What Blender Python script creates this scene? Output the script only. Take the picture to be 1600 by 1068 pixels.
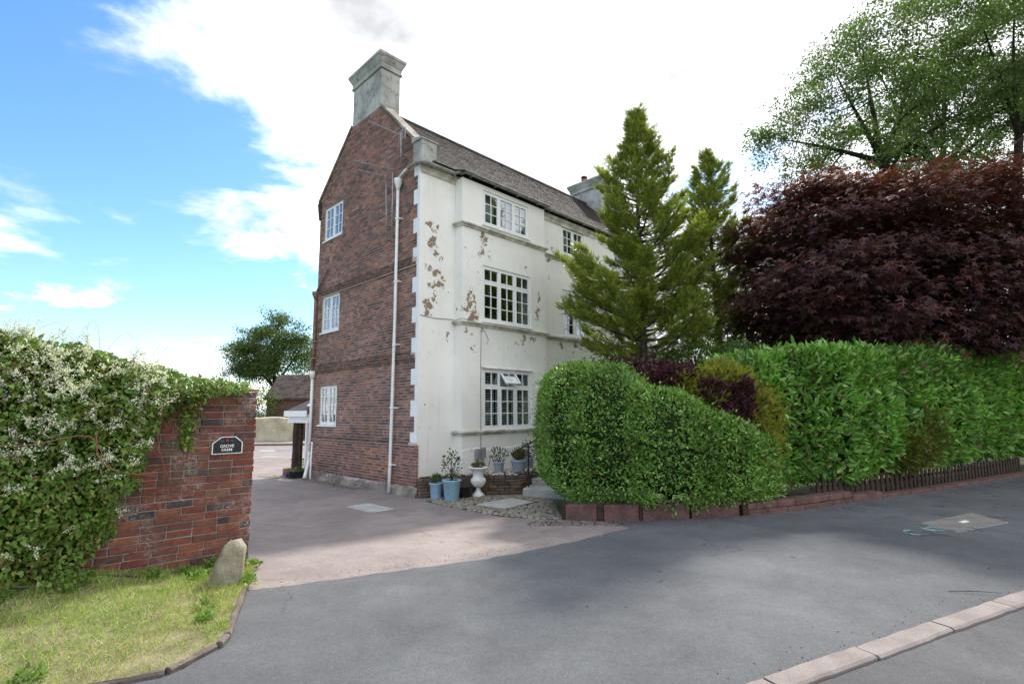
import bpy, math, random
import numpy as np
from mathutils import Vector, Matrix
R_ = math.radians
random.seed(7)
rng = np.random.default_rng(11)
scene = bpy.context.scene
col = scene.collection
for _o in list(bpy.data.objects):
    bpy.data.objects.remove(_o)

# ------------------------------------------------------------------ camera
cam_d = bpy.data.cameras.new("camera")
cam = bpy.data.objects.new("camera", cam_d)
col.objects.link(cam)
CR = Vector((0.9999576, 0.00121639, -0.00912824))
CU = Vector((0.00920893, -0.13208305, 0.99119588))
CF = Vector((0.0, 0.99123791, 0.13208865))
cam.matrix_world = Matrix(((CR.x, CU.x, -CF.x, 0), (CR.y, CU.y, -CF.y, 0), (CR.z, CU.z, -CF.z, 1.65), (0, 0, 0, 1)))
cam_d.sensor_fit = 'HORIZONTAL'
cam_d.sensor_width = 36.0
cam_d.lens = 804.6 / 1600 * 36
cam_d.clip_start = 0.05
cam_d.clip_end = 3000
scene.camera = cam

# ------------------------------------------------------------------ light
SUN_EL = R_(46)
SUN_DIR = Vector((0.35, 0.937, 0)).normalized()          # horizontal direction towards the sun
SUN_VEC = Vector((SUN_DIR.x * math.cos(SUN_EL), SUN_DIR.y * math.cos(SUN_EL), math.sin(SUN_EL)))
sun_d = bpy.data.lights.new("sun", 'SUN')
sun_d.energy = 2.0
sun_d.angle = R_(3.5)
sun_d.color = (1.0, 0.955, 0.88)
sun = bpy.data.objects.new("sun", sun_d)
col.objects.link(sun)
sun.location = (10, 30, 40)
sun.rotation_euler = SUN_VEC.to_track_quat('Z', 'Y').to_euler()

scene.view_settings.view_transform = 'Standard'
scene.view_settings.look = 'None'
scene.view_settings.exposure = 1.6
scene.view_settings.gamma = 1.0
scene.view_settings.use_curve_mapping = False

world = bpy.data.worlds.new("World")
scene.world = world
world.use_nodes = True
wn = world.node_tree.nodes
wl = world.node_tree.links
wn.clear()
def N(tree, typ, **kw):
    n = tree.nodes.new(typ)
    for k, v in kw.items():
        if k.startswith('i_'):
            key = k[2:]
            key = int(key) if key.isdigit() else key
            n.inputs[key].default_value = v
        else:
            setattr(n, k, v)
    return n
WT = world.node_tree
out = N(WT, 'ShaderNodeOutputWorld')
bg = N(WT, 'ShaderNodeBackground', i_Strength=1.0)
sky = N(WT, 'ShaderNodeTexSky', sky_type='NISHITA', sun_disc=False, sun_elevation=SUN_EL,
        sun_rotation=math.atan2(SUN_DIR.x, SUN_DIR.y), air_density=1.0, dust_density=0.35, ozone_density=2.2)
tc = N(WT, 'ShaderNodeTexCoord')
sep = N(WT, 'ShaderNodeSeparateXYZ')
wl.new(tc.outputs['Generated'], sep.inputs[0])
def M(tree, op, a, b=None, c=None, clamp=False):
    n = tree.nodes.new('ShaderNodeMath'); n.operation = op; n.use_clamp = clamp
    for i, x in enumerate((a, b, c)):
        if x is None: continue
        if isinstance(x, (int, float)): n.inputs[i].default_value = x
        else: tree.links.new(x, n.inputs[i])
    return n.outputs[0]
CLOUD_SEED, CUM_OFF = 41.0, (2.2, 11.7, 0.0)
zc = M(WT, 'MAXIMUM', sep.outputs['Z'], 0.0)
den = M(WT, 'ADD', zc, 0.16)
px = M(WT, 'DIVIDE', sep.outputs['X'], den)
py = M(WT, 'DIVIDE', sep.outputs['Y'], den)
comb = N(WT, 'ShaderNodeCombineXYZ')
wl.new(px, comb.inputs[0]); wl.new(py, comb.inputs[1])
comb.inputs[2].default_value = CLOUD_SEED
nz = N(WT, 'ShaderNodeTexNoise', noise_dimensions='3D', i_Scale=1.5, i_Detail=12.0, i_Roughness=0.6, i_Distortion=0.35)
wl.new(comb.outputs[0], nz.inputs['Vector'])
# cloud front: a great circle through two sky directions; everything beyond it is a bright cloud bank
FRONT_N = Vector((0.7099, 0.0085, 0.7042)).normalized()
dotn = N(WT, 'ShaderNodeVectorMath', operation='DOT_PRODUCT')
wl.new(tc.outputs['Generated'], dotn.inputs[0]); dotn.inputs[1].default_value = FRONT_N
bias = M(WT, 'MULTIPLY', dotn.outputs['Value'], 0.8)
bias = M(WT, 'MINIMUM', bias, 0.13)
bias = M(WT, 'MAXIMUM', bias, -0.13)
low = M(WT, 'SUBTRACT', 0.25, zc)                 # more small cumulus low down
low = M(WT, 'MULTIPLY', low, 0.8)
low = M(WT, 'MAXIMUM', low, 0.0)
cov = M(WT, 'ADD', nz.outputs['Fac'], bias)
cov = M(WT, 'ADD', cov, low)
# separate small fair-weather cumulus, as a second finer layer
comb2 = N(WT, 'ShaderNodeVectorMath', operation='ADD'); wl.new(comb.outputs[0], comb2.inputs[0]); comb2.inputs[1].default_value = CUM_OFF
nzc = N(WT, 'ShaderNodeTexNoise', i_Scale=1.25, i_Detail=10.0, i_Roughness=0.55, i_Distortion=0.1)
wl.new(comb2.outputs[0], nzc.inputs['Vector'])
cov = M(WT, 'MAXIMUM', cov, M(WT, 'SUBTRACT', nzc.outputs['Fac'], 0.07))
mask = N(WT, 'ShaderNodeMapRange', interpolation_type='SMOOTHSTEP')
mask.inputs['From Min'].default_value = 0.475
mask.inputs['From Max'].default_value = 0.63
wl.new(cov, mask.inputs['Value'])
skym = N(WT, 'ShaderNodeVectorMath', operation='SCALE')
hs = N(WT, 'ShaderNodeHueSaturation', i_Saturation=1.22); wl.new(sky.outputs[0], hs.inputs['Color'])
wl.new(hs.outputs[0], skym.inputs[0]); skym.inputs['Scale'].default_value = 0.084
nz2 = N(WT, 'ShaderNodeTexNoise', i_Scale=2.3, i_Detail=6.0, i_Roughness=0.55)
wl.new(comb.outputs[0], nz2.inputs['Vector'])
cl = N(WT, 'ShaderNodeMapRange')
cl.inputs['From Min'].default_value = 0.3; cl.inputs['From Max'].default_value = 0.7
cl.inputs['To Min'].default_value = 0.27; cl.inputs['To Max'].default_value = 0.92
wl.new(nz2.outputs['Fac'], cl.inputs['Value'])
cc = N(WT, 'ShaderNodeVectorMath', operation='SCALE')
cc.inputs[0].default_value = (0.97, 0.99, 1.03)
wl.new(cl.outputs[0], cc.inputs['Scale'])
mixw = N(WT, 'ShaderNodeMix', data_type='RGBA')
wl.new(mask.outputs[0], mixw.inputs['Factor'])
wl.new(skym.outputs[0], mixw.inputs['A']); wl.new(cc.outputs[0], mixw.inputs['B'])
wl.new(mixw.outputs['Result'], bg.inputs['Color'])
wl.new(bg.outputs[0], out.inputs['Surface'])
scene.cycles.max_bounces = 8
scene.cycles.transparent_max_bounces = 12
scene.cycles.use_denoising = True

# ------------------------------------------------------------------ helpers
def tag(o, label=None, cat=None, group=None, kind=None):
    if label: o['label'] = label
    if cat: o['category'] = cat
    if group: o['group'] = group
    if kind: o['kind'] = kind
    return o

def empty(name, loc=(0, 0, 0), rz=0.0, parent=None):
    o = bpy.data.objects.new(name, None)
    col.objects.link(o)
    o.location = loc; o.rotation_euler = (0, 0, rz)
    o.empty_display_size = 0.2
    if parent: o.parent = parent
    return o

class MB:
    """collects geometry, builds ONE mesh object"""
    def __init__(s): s.v = []; s.f = []; s.c = []
    def add(s, vs, fs, c=None):
        k = len(s.v); s.v.extend(vs); s.f.extend([tuple(i + k for i in f) for f in fs])
        if c is not None: s.c.extend([c] * len(vs))
        return s
    def box(s, x0, x1, y0, y1, z0, z1, c=None):
        return s.add([(x0, y0, z0), (x1, y0, z0), (x1, y1, z0), (x0, y1, z0), (x0, y0, z1), (x1, y0, z1), (x1, y1, z1), (x0, y1, z1)],
                     [(0, 3, 2, 1), (4, 5, 6, 7), (0, 1, 5, 4), (1, 2, 6, 5), (2, 3, 7, 6), (3, 0, 4, 7)], c)
    def hexa(s, p, c=None):      # eight corners, bottom four then top four
        return s.add([tuple(q) for q in p], [(0, 3, 2, 1), (4, 5, 6, 7), (0, 1, 5, 4), (1, 2, 6, 5), (2, 3, 7, 6), (3, 0, 4, 7)], c)
    def tube(s, pts, rad, n=8, c=None, cap=True):
        pts = [Vector(p) for p in pts]
        if not hasattr(rad, '__len__'): rad = [rad] * len(pts)
        k = len(s.v); ref = Vector((0.31, 0.17, 0.93))
        for i, p in enumerate(pts):
            d = (pts[min(i + 1, len(pts) - 1)] - pts[max(i - 1, 0)]).normalized()
            a = d.cross(ref)
            if a.length < 1e-3: a = d.cross(Vector((1, 0, 0)))
            a.normalize(); b = d.cross(a)
            for j in range(n):
                t = 2 * math.pi * j / n
                s.v.append(tuple(p + (a * math.cos(t) + b * math.sin(t)) * rad[i]))
                if c is not None: s.c.append(c)
        for i in range(len(pts) - 1):
            for j in range(n):
                s.f.append((k + i * n + j, k + i * n + (j + 1) % n, k + (i + 1) * n + (j + 1) % n, k + (i + 1) * n + j))
        if cap:
            s.f.append(tuple(k + j for j in range(n - 1, -1, -1)))
            e = k + (len(pts) - 1) * n
            s.f.append(tuple(e + j for j in range(n)))
        return s
    def lathe(s, prof, n=24, cx=0, cy=0, c=None):
        k = len(s.v)
        for r, z in prof:
            for j in range(n):
                t = 2 * math.pi * j / n
                s.v.append((cx + r * math.cos(t), cy + r * math.sin(t), z))
                if c is not None: s.c.append(c)
        for i in range(len(prof) - 1):
            for j in range(n):
                s.f.append((k + i * n + j, k + i * n + (j + 1) % n, k + (i + 1) * n + (j + 1) % n, k + (i + 1) * n + j))
        s.f.append(tuple(k + j for j in range(n - 1, -1, -1)))
        e = k + (len(prof) - 1) * n
        s.f.append(tuple(e + j for j in range(n)))
        return s
    def mesh(s, name, mat=None, smooth=False):
        me = bpy.data.meshes.new(name)
        me.from_pydata(s.v, [], s.f)
        if s.c and len(s.c) == len(s.v):
            at = me.attributes.new('col', 'FLOAT_COLOR', 'POINT')
            at.data.foreach_set('color', np.array([(c[0], c[1], c[2], 1.0) for c in s.c], 'f').ravel())
        if mat: me.materials.append(mat)
        if smooth: me.polygons.foreach_set('use_smooth', [True] * len(me.polygons))
        me.update()
        return me
    def build(s, name, mat, parent=None, smooth=False, loc=None):
        o = bpy.data.objects.new(name, s.mesh(name, mat, smooth))
        col.objects.link(o)
        if parent: o.parent = parent
        if loc: o.location = loc
        return o

def bevel_smooth(o, w=0.01, seg=2):
    m = o.modifiers.new('bevel', 'BEVEL'); m.width = w; m.segments = seg; m.limit_method = 'ANGLE'; m.angle_limit = R_(40)
    return o

# ---- materials
def new_mat(name):
    m = bpy.data.materials.new(name); m.use_nodes = True
    nt = m.node_tree; nt.nodes.clear()
    o = nt.nodes.new('ShaderNodeOutputMaterial')
    b = nt.nodes.new('ShaderNodeBsdfPrincipled')
    nt.links.new(b.outputs[0], o.inputs['Surface'])
    return m, nt, b, o
def noise(nt, scale, detail=4.0, rough=0.55, vec=None, dist=0.0):
    n = N(nt, 'ShaderNodeTexNoise', i_Scale=scale, i_Detail=detail, i_Roughness=rough, i_Distortion=dist)
    if vec is None:
        t = nt.nodes.new('ShaderNodeTexCoord'); vec = t.outputs['Object']
    nt.links.new(vec, n.inputs['Vector'])
    return n.outputs['Fac']
def ramp(nt, fac, stops):
    r = nt.nodes.new('ShaderNodeValToRGB')
    while len(r.color_ramp.elements) < len(stops): r.color_ramp.elements.new(0.5)
    for e, (p, c) in zip(r.color_ramp.elements, stops):
        e.position = p; e.color = (*c, 1) if len(c) == 3 else c
    nt.links.new(fac, r.inputs[0])
    return r.outputs[0]
def mix(nt, fac, a, b, blend='MIX'):
    m = N(nt, 'ShaderNodeMix', data_type='RGBA', blend_type=blend)
    for sock, x in ((m.inputs['Factor'], fac), (m.inputs['A'], a), (m.inputs['B'], b)):
        if isinstance(x, (int, float)): sock.default_value = x
        elif isinstance(x, tuple): sock.default_value = (*x, 1) if len(x) == 3 else x
        else: nt.links.new(x, sock)
    return m.outputs['Result']
def bump(nt, bsdf, h, strength=0.3, dist=0.01):
    b = N(nt, 'ShaderNodeBump', i_Strength=strength, i_Distance=dist)
    nt.links.new(h, b.inputs['Height']); nt.links.new(b.outputs[0], bsdf.inputs['Normal'])
    return b
def world_vec(nt):
    g = nt.nodes.new('ShaderNodeNewGeometry'); return g.outputs['Position']
def thr(nt, v, a, b):
    m = N(nt, 'ShaderNodeMapRange', interpolation_type='SMOOTHSTEP'); m.inputs['From Min'].default_value = a; m.inputs['From Max'].default_value = b
    nt.links.new(v, m.inputs['Value']); return m.outputs[0]
def pmat(name, c1, c2, scale=4.0, rough=0.7, fine=60.0, finestr=0.25, bdist=0.004, spec=0.3, attr=False, metal=0.0):
    """two-tone noise material with fine grain and relief; attr multiplies the mesh colour attribute"""
    m, nt, b, o = new_mat(name)
    w = world_vec(nt)
    f = thr(nt, noise(nt, scale, 6, 0.6, w), 0.32, 0.68)
    c = mix(nt, f, c1, c2)
    g = noise(nt, fine, 3, 0.6, w)
    gg = ramp(nt, g, [(0.25, (0.72, 0.72, 0.72)), (0.75, (1.25, 1.25, 1.25))])
    c = mix(nt, 1.0, c, gg, 'MULTIPLY')
    if attr:
        a = nt.nodes.new('ShaderNodeAttribute'); a.attribute_name = 'col'
        c = mix(nt, 1.0, c, a.outputs['Color'], 'MULTIPLY')
    nt.links.new(c, b.inputs['Base Color'])
    b.inputs['Roughness'].default_value = rough
    b.inputs['Specular IOR Level'].default_value = spec
    b.inputs['Metallic'].default_value = metal
    bump(nt, b, g, finestr, bdist)
    return m
def leaf_mat(name, trans=0.3, rough=0.42, spec=0.35, tint=(1, 1, 1)):
    m, nt, b, o = new_mat(name)
    a = nt.nodes.new('ShaderNodeAttribute'); a.attribute_name = 'col'
    c = mix(nt, 1.0, a.outputs['Color'], (*tint, 1), 'MULTIPLY')
    nt.links.new(c, b.inputs['Base Color'])
    b.inputs['Roughness'].default_value = rough
    b.inputs['Specular IOR Level'].default_value = spec
    t = nt.nodes.new('ShaderNodeBsdfTranslucent')
    c2 = mix(nt, 1.0, c, (1.15, 1.25, 0.55, 1), 'MULTIPLY')
    nt.links.new(c2, t.inputs['Color'])
    mx = N(nt, 'ShaderNodeMixShader', i_Fac=trans)
    nt.links.new(b.outputs[0], mx.inputs[1]); nt.links.new(t.outputs[0], mx.inputs[2])
    nt.links.new(mx.outputs[0], o.inputs['Surface'])
    return m

MT = {}
MT['leaf'] = leaf_mat('leaf', 0.36)
MT['gloss_leaf'] = leaf_mat('gloss_leaf', 0.2, 0.36, 0.45)
MT['purple_leaf'] = leaf_mat('purple_leaf', 0.2, 0.6, 0.2)
MT['petal'] = leaf_mat('petal', 0.3, 0.6, 0.2)
MT['grass'] = leaf_mat('grass', 0.3, 0.5, 0.25)
MT['core'] = pmat('inner_twigs', (0.02, 0.036, 0.012), (0.038, 0.06, 0.02), 8, 1.0, 60, .25, .004, 0.0)
MT['dark_bark'] = pmat('dark_bark', (0.022, 0.018, 0.014), (0.045, 0.037, 0.03), 12, 0.95, 40, 0.6, 0.02, 0.1)
MT['bark'] = pmat('bark', (0.05, 0.04, 0.032), (0.11, 0.095, 0.08), 12, 0.9, 40, 0.6, 0.02)
MT['white'] = pmat('white_paint', (0.78, 0.79, 0.79), (0.85, 0.85, 0.84), 3, 0.38, 90, 0.05)
MT['white_pipe'] = pmat('white_plastic', (0.76, 0.77, 0.75), (0.84, 0.84, 0.82), 5, 0.35, 60, 0.05)
MT['grey_plastic'] = pmat('grey_plastic', (0.22, 0.22, 0.22), (0.3, 0.3, 0.3), 6, 0.5)
MT['metal'] = pmat('dull_metal', (0.25, 0.25, 0.25), (0.4, 0.4, 0.4), 9, 0.45, 40, 0.1, 0.002, 0.5, False, 0.7)
MT['rust'] = pmat('rusty_iron', (0.16, 0.08, 0.045), (0.3, 0.2, 0.13), 9, 0.8, 50, 0.3)
MT['black_iron'] = pmat('black_iron', (0.012, 0.012, 0.013), (0.025, 0.025, 0.027), 9, 0.45, 50, 0.1)
MT['dark_timber'] = pmat('dark_timber', (0.028, 0.016, 0.011), (0.06, 0.035, 0.024), 7, 0.8, 40, 0.5, 0.006)
MT['stone'] = pmat('weathered_stone', (0.19, 0.165, 0.11), (0.33, 0.3, 0.23), 7, 0.9, 70, 0.7, 0.012)
MT['slab'] = pmat('pale_slab', (0.36, 0.345, 0.31), (0.48, 0.46, 0.42), 5, 0.85, 70, 0.4, 0.004)
MT['cement'] = pmat('cement_render', (0.13, 0.105, 0.085), (0.33, 0.29, 0.25), 2.2, 0.9, 35, 0.5, 0.012)
MT['chimney'] = None
MT['sandstone'] = pmat('red_sandstone', (0.095, 0.05, 0.044), (0.165, 0.09, 0.078), 5, 0.9, 60, 0.5, 0.006)
MT['rubble'] = pmat('brown_rubble', (0.11, 0.075, 0.05), (0.2, 0.15, 0.105), 6, 0.9, 40, 0.7, 0.015, 0.2, True)
MT['tile'] = pmat('roof_tile', (0.042, 0.034, 0.032), (0.076, 0.062, 0.058), 2, 0.85, 30, 0.4, 0.006, 0.25, True)
MT['gutter'] = pmat('old_gutter', (0.2, 0.21, 0.18), (0.34, 0.34, 0.3), 6, 0.7, 30, 0.3)
MT['blue_pot'] = pmat('blue_glaze', (0.25, 0.41, 0.53), (0.31, 0.48, 0.6), 5, 0.4, 60, 0.08)
MT['grey_pot'] = pmat('grey_pot', (0.3, 0.36, 0.42), (0.4, 0.46, 0.5), 5, 0.5, 60, 0.1)
MT['black_pot'] = pmat('black_pot', (0.014, 0.014, 0.015), (0.03, 0.03, 0.03), 5, 0.5)
MT['terracotta'] = pmat('terracotta', (0.33, 0.12, 0.06), (0.42, 0.17, 0.09), 5, 0.8)
MT['purple_pot'] = pmat('purple_pot', (0.08, 0.03, 0.14), (0.12, 0.05, 0.2), 5, 0.4)
MT['soil'] = pmat('soil', (0.03, 0.02, 0.013), (0.06, 0.042, 0.028), 20, 0.95, 60, 0.9, 0.01)
MT['room'] = pmat('room_wall', (0.2, 0.19, 0.17), (0.25, 0.235, 0.21), 2, 0.9)
MT['curtain'] = pmat('net_curtain', (0.5, 0.52, 0.53), (0.62, 0.63, 0.63), 4, 0.9)
MT['cream'] = pmat('cream_render', (0.38, 0.33, 0.22), (0.54, 0.49, 0.36), 1.2, 0.9, 14, 0.5, 0.02)
MT['gravel'] = pmat('white_gravel', (0.55, 0.5, 0.43), (0.75, 0.73, 0.69), 30, 0.8, 60, 0.3, 0.004, 0.3, True)
MT['cobble'] = pmat('cobble', (0.17, 0.155, 0.13), (0.3, 0.275, 0.24), 9, 0.75, 60, 0.4, 0.004, 0.3, True)
MT['paint_mark'] = pmat('pale_green_spray', (0.12, 0.24, 0.21), (0.25, 0.42, 0.37), 30, 0.8)
MT['road_white'] = pmat('road_white', (0.68, 0.68, 0.66), (0.8, 0.8, 0.78), 8, 0.7)

def mat_chimney():
    m, nt, b, o = new_mat('chimney_render'); w = world_vec(nt)
    base = mix(nt, thr(nt, noise(nt, 1.6, 8, 0.65, w), 0.35, 0.65), (0.28, 0.275, 0.25), (0.46, 0.455, 0.42))
    dirt = thr(nt, noise(nt, 4.5, 8, 0.7, w), 0.54, 0.68)
    base = mix(nt, dirt, base, (0.17, 0.16, 0.135))
    v = N(nt, 'ShaderNodeTexVoronoi', feature='DISTANCE_TO_EDGE', i_Scale=1.3)
    wv = N(nt, 'ShaderNodeVectorMath', operation='ADD'); nt.links.new(w, wv.inputs[0])
    nn = N(nt, 'ShaderNodeTexNoise', i_Scale=3.0, i_Detail=5.0); nt.links.new(w, nn.inputs['Vector'])
    sc = N(nt, 'ShaderNodeVectorMath', operation='SCALE'); sc.inputs['Scale'].default_value = 0.5
    nt.links.new(nn.outputs['Color'], sc.inputs[0]); nt.links.new(sc.outputs[0], wv.inputs[1])
    nt.links.new(wv.outputs[0], v.inputs['Vector'])
    cr = thr(nt, v.outputs['Distance'], 0.0, 0.016)
    c = mix(nt, cr, (0.1, 0.095, 0.085), base)
    nt.links.new(c, b.inputs['Base Color']); b.inputs['Roughness'].default_value = 0.9
    bump(nt, b, noise(nt, 25, 6, 0.7, w), 0.5, 0.015)
    return m
MT['chimney'] = mat_chimney()

def mat_brick(name, stops, eff=0.0, by_object=True, spotty=0.5):
    m, nt, b, o = new_mat(name); w = world_vec(nt)
    if by_object:
        oi = nt.nodes.new('ShaderNodeObjectInfo'); c = ramp(nt, oi.outputs['Random'], stops)
    else:
        a = nt.nodes.new('ShaderNodeAttribute'); a.attribute_name = 'col'; c = a.outputs['Color']
    n1 = noise(nt, 22, 6, 0.65, w)
    c = mix(nt, 1.0, c, ramp(nt, n1, [(0.25, (0.6, 0.6, 0.62)), (0.75, (1.35, 1.3, 1.25))]), 'MULTIPLY')
    d = thr(nt, noise(nt, 3.0, 6, 0.6, w), 0.52, 0.7)
    c = mix(nt, M(nt, 'MULTIPLY', d, spotty), c, (0.05, 0.032, 0.03))
    if eff > 0:
        e = thr(nt, noise(nt, 2.2, 3, 0.5, w), 0.48, 0.64)
        e2 = thr(nt, noise(nt, 45, 5, 0.7, w), 0.45, 0.62)
        c = mix(nt, M(nt, 'MULTIPLY', M(nt, 'MULTIPLY', e, e2), eff), c, (0.5, 0.44, 0.42))
    nt.links.new(c, b.inputs['Base Color']); b.inputs['Roughness'].default_value = 0.88; b.inputs['Specular IOR Level'].default_value = 0.25
    bump(nt, b, noise(nt, 70, 5, 0.7, w), 0.6, 0.006)
    return m
MT['wall_brick'] = mat_brick('garden_wall_brick', [(0.0, (0.15, 0.045, 0.035)), (0.2, (0.19, 0.065, 0.045)), (0.42, (0.13, 0.055, 0.045)), (0.6, (0.22, 0.085, 0.05)), (0.74, (0.085, 0.048, 0.045)), (0.86, (0.18, 0.095, 0.06)), (0.95, (0.05, 0.044, 0.048)), (1.0, (0.165, 0.052, 0.04))], 0.6)
MT['house_brick'] = mat_brick('house_brick', None, 0.0, False, 0.3)
MT['mortar'] = pmat('mortar', (0.45, 0.37, 0.32), (0.56, 0.48, 0.42), 3, 0.95, 60, 0.5, 0.006)
MT['pale_mortar'] = pmat('pale_mortar', (0.38, 0.35, 0.32), (0.52, 0.48, 0.44), 4, 0.95, 60, 0.6, 0.008)

MT['wall_mortar'] = pmat('wall_mortar', (0.2, 0.18, 0.16), (0.33, 0.3, 0.27), 5, 0.95, 60, 0.6, 0.008)
def mat_facade():
    m, nt, b, o = new_mat('peeling_white_render')
    tcn = nt.nodes.new('ShaderNodeTexCoord'); w = tcn.outputs['Object']
    base = mix(nt, thr(nt, noise(nt, 0.9, 6, 0.6, w), 0.3, 0.7), (0.775, 0.76, 0.705), (0.85, 0.84, 0.795))
    # rain streaks
    mp = N(nt, 'ShaderNodeMapping'); mp.inputs['Scale'].default_value = (5, 5, 0.35); nt.links.new(w, mp.inputs['Vector'])
    st = thr(nt, noise(nt, 1.0, 6, 0.65, mp.outputs[0]), 0.54, 0.75)
    base = mix(nt, M(nt, 'MULTIPLY', st, 0.32), base, (0.52, 0.5, 0.43))
    grime = thr(nt, noise(nt, 3.5, 8, 0.72, w), 0.6, 0.72)
    base = mix(nt, M(nt, 'MULTIPLY', grime, 0.4), base, (0.48, 0.45, 0.38))
    # flaked patches: places where the paint has come away, with ragged noise edges
    blobs = [(0.38, 6.0, 0.36), (0.42, 5.75, 0.27), (0.28, 6.35, 0.19), (0.55, 6.3, 0.15), (0.22, 5.3, 0.24), (0.5, 5.15, 0.24), (0.3, 4.95, 0.19), (0.55, 4.85, 0.29), (0.75, 4.9, 0.21), (0.3, 4.25, 0.31), (0.18, 4.35, 0.21), (0.45, 4.5, 0.19),
             (0.75, 5.6, 0.12), (0.9, 5.2, 0.12), (1.95, 6.3, 0.33), (1.85, 5.95, 0.17), (1.4, 4.6, 0.40), (1.5, 4.2, 0.33), (1.25, 4.3, 0.24), (2.1, 5.9, 0.12), (3.6, 5.75, 0.17), (4.15, 5.0, 0.17), (4.05, 4.55, 0.24), (1.75, 3.75, 0.19), (1.35, 3.7, 0.19), (3.5, 3.7, 0.29), (3.8, 3.6, 0.19), (3.2, 3.5, 0.15), (1.5, 3.3, 0.15), (5.0, 6.45, 0.15), (4.95, 5.9, 0.12), (5.6, 3.7, 0.19), (6.3, 3.75, 0.24), (0.9, 3.6, 0.15), (5.2, 6.9, 0.15)]
    wn1 = N(nt, 'ShaderNodeTexNoise', i_Scale=2.6, i_Detail=8.0, i_Roughness=0.72); nt.links.new(w, wn1.inputs['Vector'])
    wsub = N(nt, 'ShaderNodeVectorMath', operation='SUBTRACT'); nt.links.new(wn1.outputs['Color'], wsub.inputs[0]); wsub.inputs[1].default_value = (.5, .5, .5)
    wsc = N(nt, 'ShaderNodeVectorMath', operation='SCALE'); nt.links.new(wsub.outputs[0], wsc.inputs[0]); wsc.inputs['Scale'].default_value = 1.1
    wad = N(nt, 'ShaderNodeVectorMath', operation='ADD'); nt.links.new(w, wad.inputs[0]); nt.links.new(wsc.outputs[0], wad.inputs[1])
    sx = nt.nodes.new('ShaderNodeSeparateXYZ'); nt.links.new(wad.outputs[0], sx.inputs[0])
    acc = None
    for bx, bz, r in blobs:
        dx = M(nt, 'SUBTRACT', sx.outputs['X'], bx); dz = M(nt, 'SUBTRACT', sx.outputs['Z'], bz)
        dd = M(nt, 'SQRT', M(nt, 'ADD', M(nt, 'MULTIPLY', M(nt, 'MULTIPLY', dx, dx), 1.7), M(nt, 'MULTIPLY', dz, dz)))
        f = M(nt, 'SUBTRACT', 1.0, M(nt, 'DIVIDE', dd, r), clamp=True)
        acc = f if acc is None else M(nt, 'MAXIMUM', acc, f)
    rag = noise(nt, 5.5, 8, 0.68, w, 0.6)
    sparse = noise(nt, 1.7, 9, 0.75, w)
    val = M(nt, 'ADD', M(nt, 'MULTIPLY', acc, 0.5), M(nt, 'MULTIPLY', M(nt, 'SUBTRACT', rag, 0.16), 1.25))
    p1 = thr(nt, val, 0.70, 0.715)
    p2 = thr(nt, M(nt, 'ADD', M(nt, 'MULTIPLY', noise(nt, 7, 8, 0.7, w), 1.0), M(nt, 'MULTIPLY', sparse, 0.3)), 0.815, 0.823)
    p = M(nt, 'MAXIMUM', p1, p2)
    under = mix(nt, noise(nt, 8, 6, 0.6, w), (0.22, 0.15, 0.1), (0.33, 0.25, 0.18))
    # paint edge
    edge = M(nt, 'SUBTRACT', thr(nt, val, 0.66, 0.70), p1)
    base = mix(nt, M(nt, 'MULTIPLY', edge, 0.35), base, (0.42, 0.38, 0.32))
    # hairline cracks
    v = N(nt, 'ShaderNodeTexVoronoi', feature='DISTANCE_TO_EDGE', i_Scale=0.9)
    nn = N(nt, 'ShaderNodeTexNoise', i_Scale=2.5, i_Detail=6.0); nt.links.new(w, nn.inputs['Vector'])
    sc = N(nt, 'ShaderNodeVectorMath', operation='SCALE'); sc.inputs['Scale'].default_value = 0.8
    nt.links.new(nn.outputs['Color'], sc.inputs[0])
    ad = N(nt, 'ShaderNodeVectorMath', operation='ADD'); nt.links.new(w, ad.inputs[0]); nt.links.new(sc.outputs[0], ad.inputs[1])
    nt.links.new(ad.outputs[0], v.inputs['Vector'])
    crk = M(nt, 'SUBTRACT', 1.0, thr(nt, v.outputs['Distance'], 0.0, 0.007))
    crk = M(nt, 'MULTIPLY', crk, thr(nt, noise(nt, 1.1, 3, 0.5, w), 0.45, 0.6))
    base = mix(nt, M(nt, 'MULTIPLY', crk, 0.45), base, (0.36, 0.34, 0.3))
    c = mix(nt, p, base, under)
    nt.links.new(c, b.inputs['Base Color']); b.inputs['Roughness'].default_value = 0.75; b.inputs['Specular IOR Level'].default_value = 0.25
    h = M(nt, 'ADD', M(nt, 'MULTIPLY', p, -1.0), M(nt, 'MULTIPLY', noise(nt, 9, 8, 0.65, w), 0.7))
    bump(nt, b, h, 0.5, 0.012)
    return m
MT['facade'] = mat_facade()
MT['cornice'] = pmat('weathered_cornice', (0.36, 0.33, 0.26), (0.72, 0.71, 0.65), 2.6, 0.85, 30, 0.4, 0.01)

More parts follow.
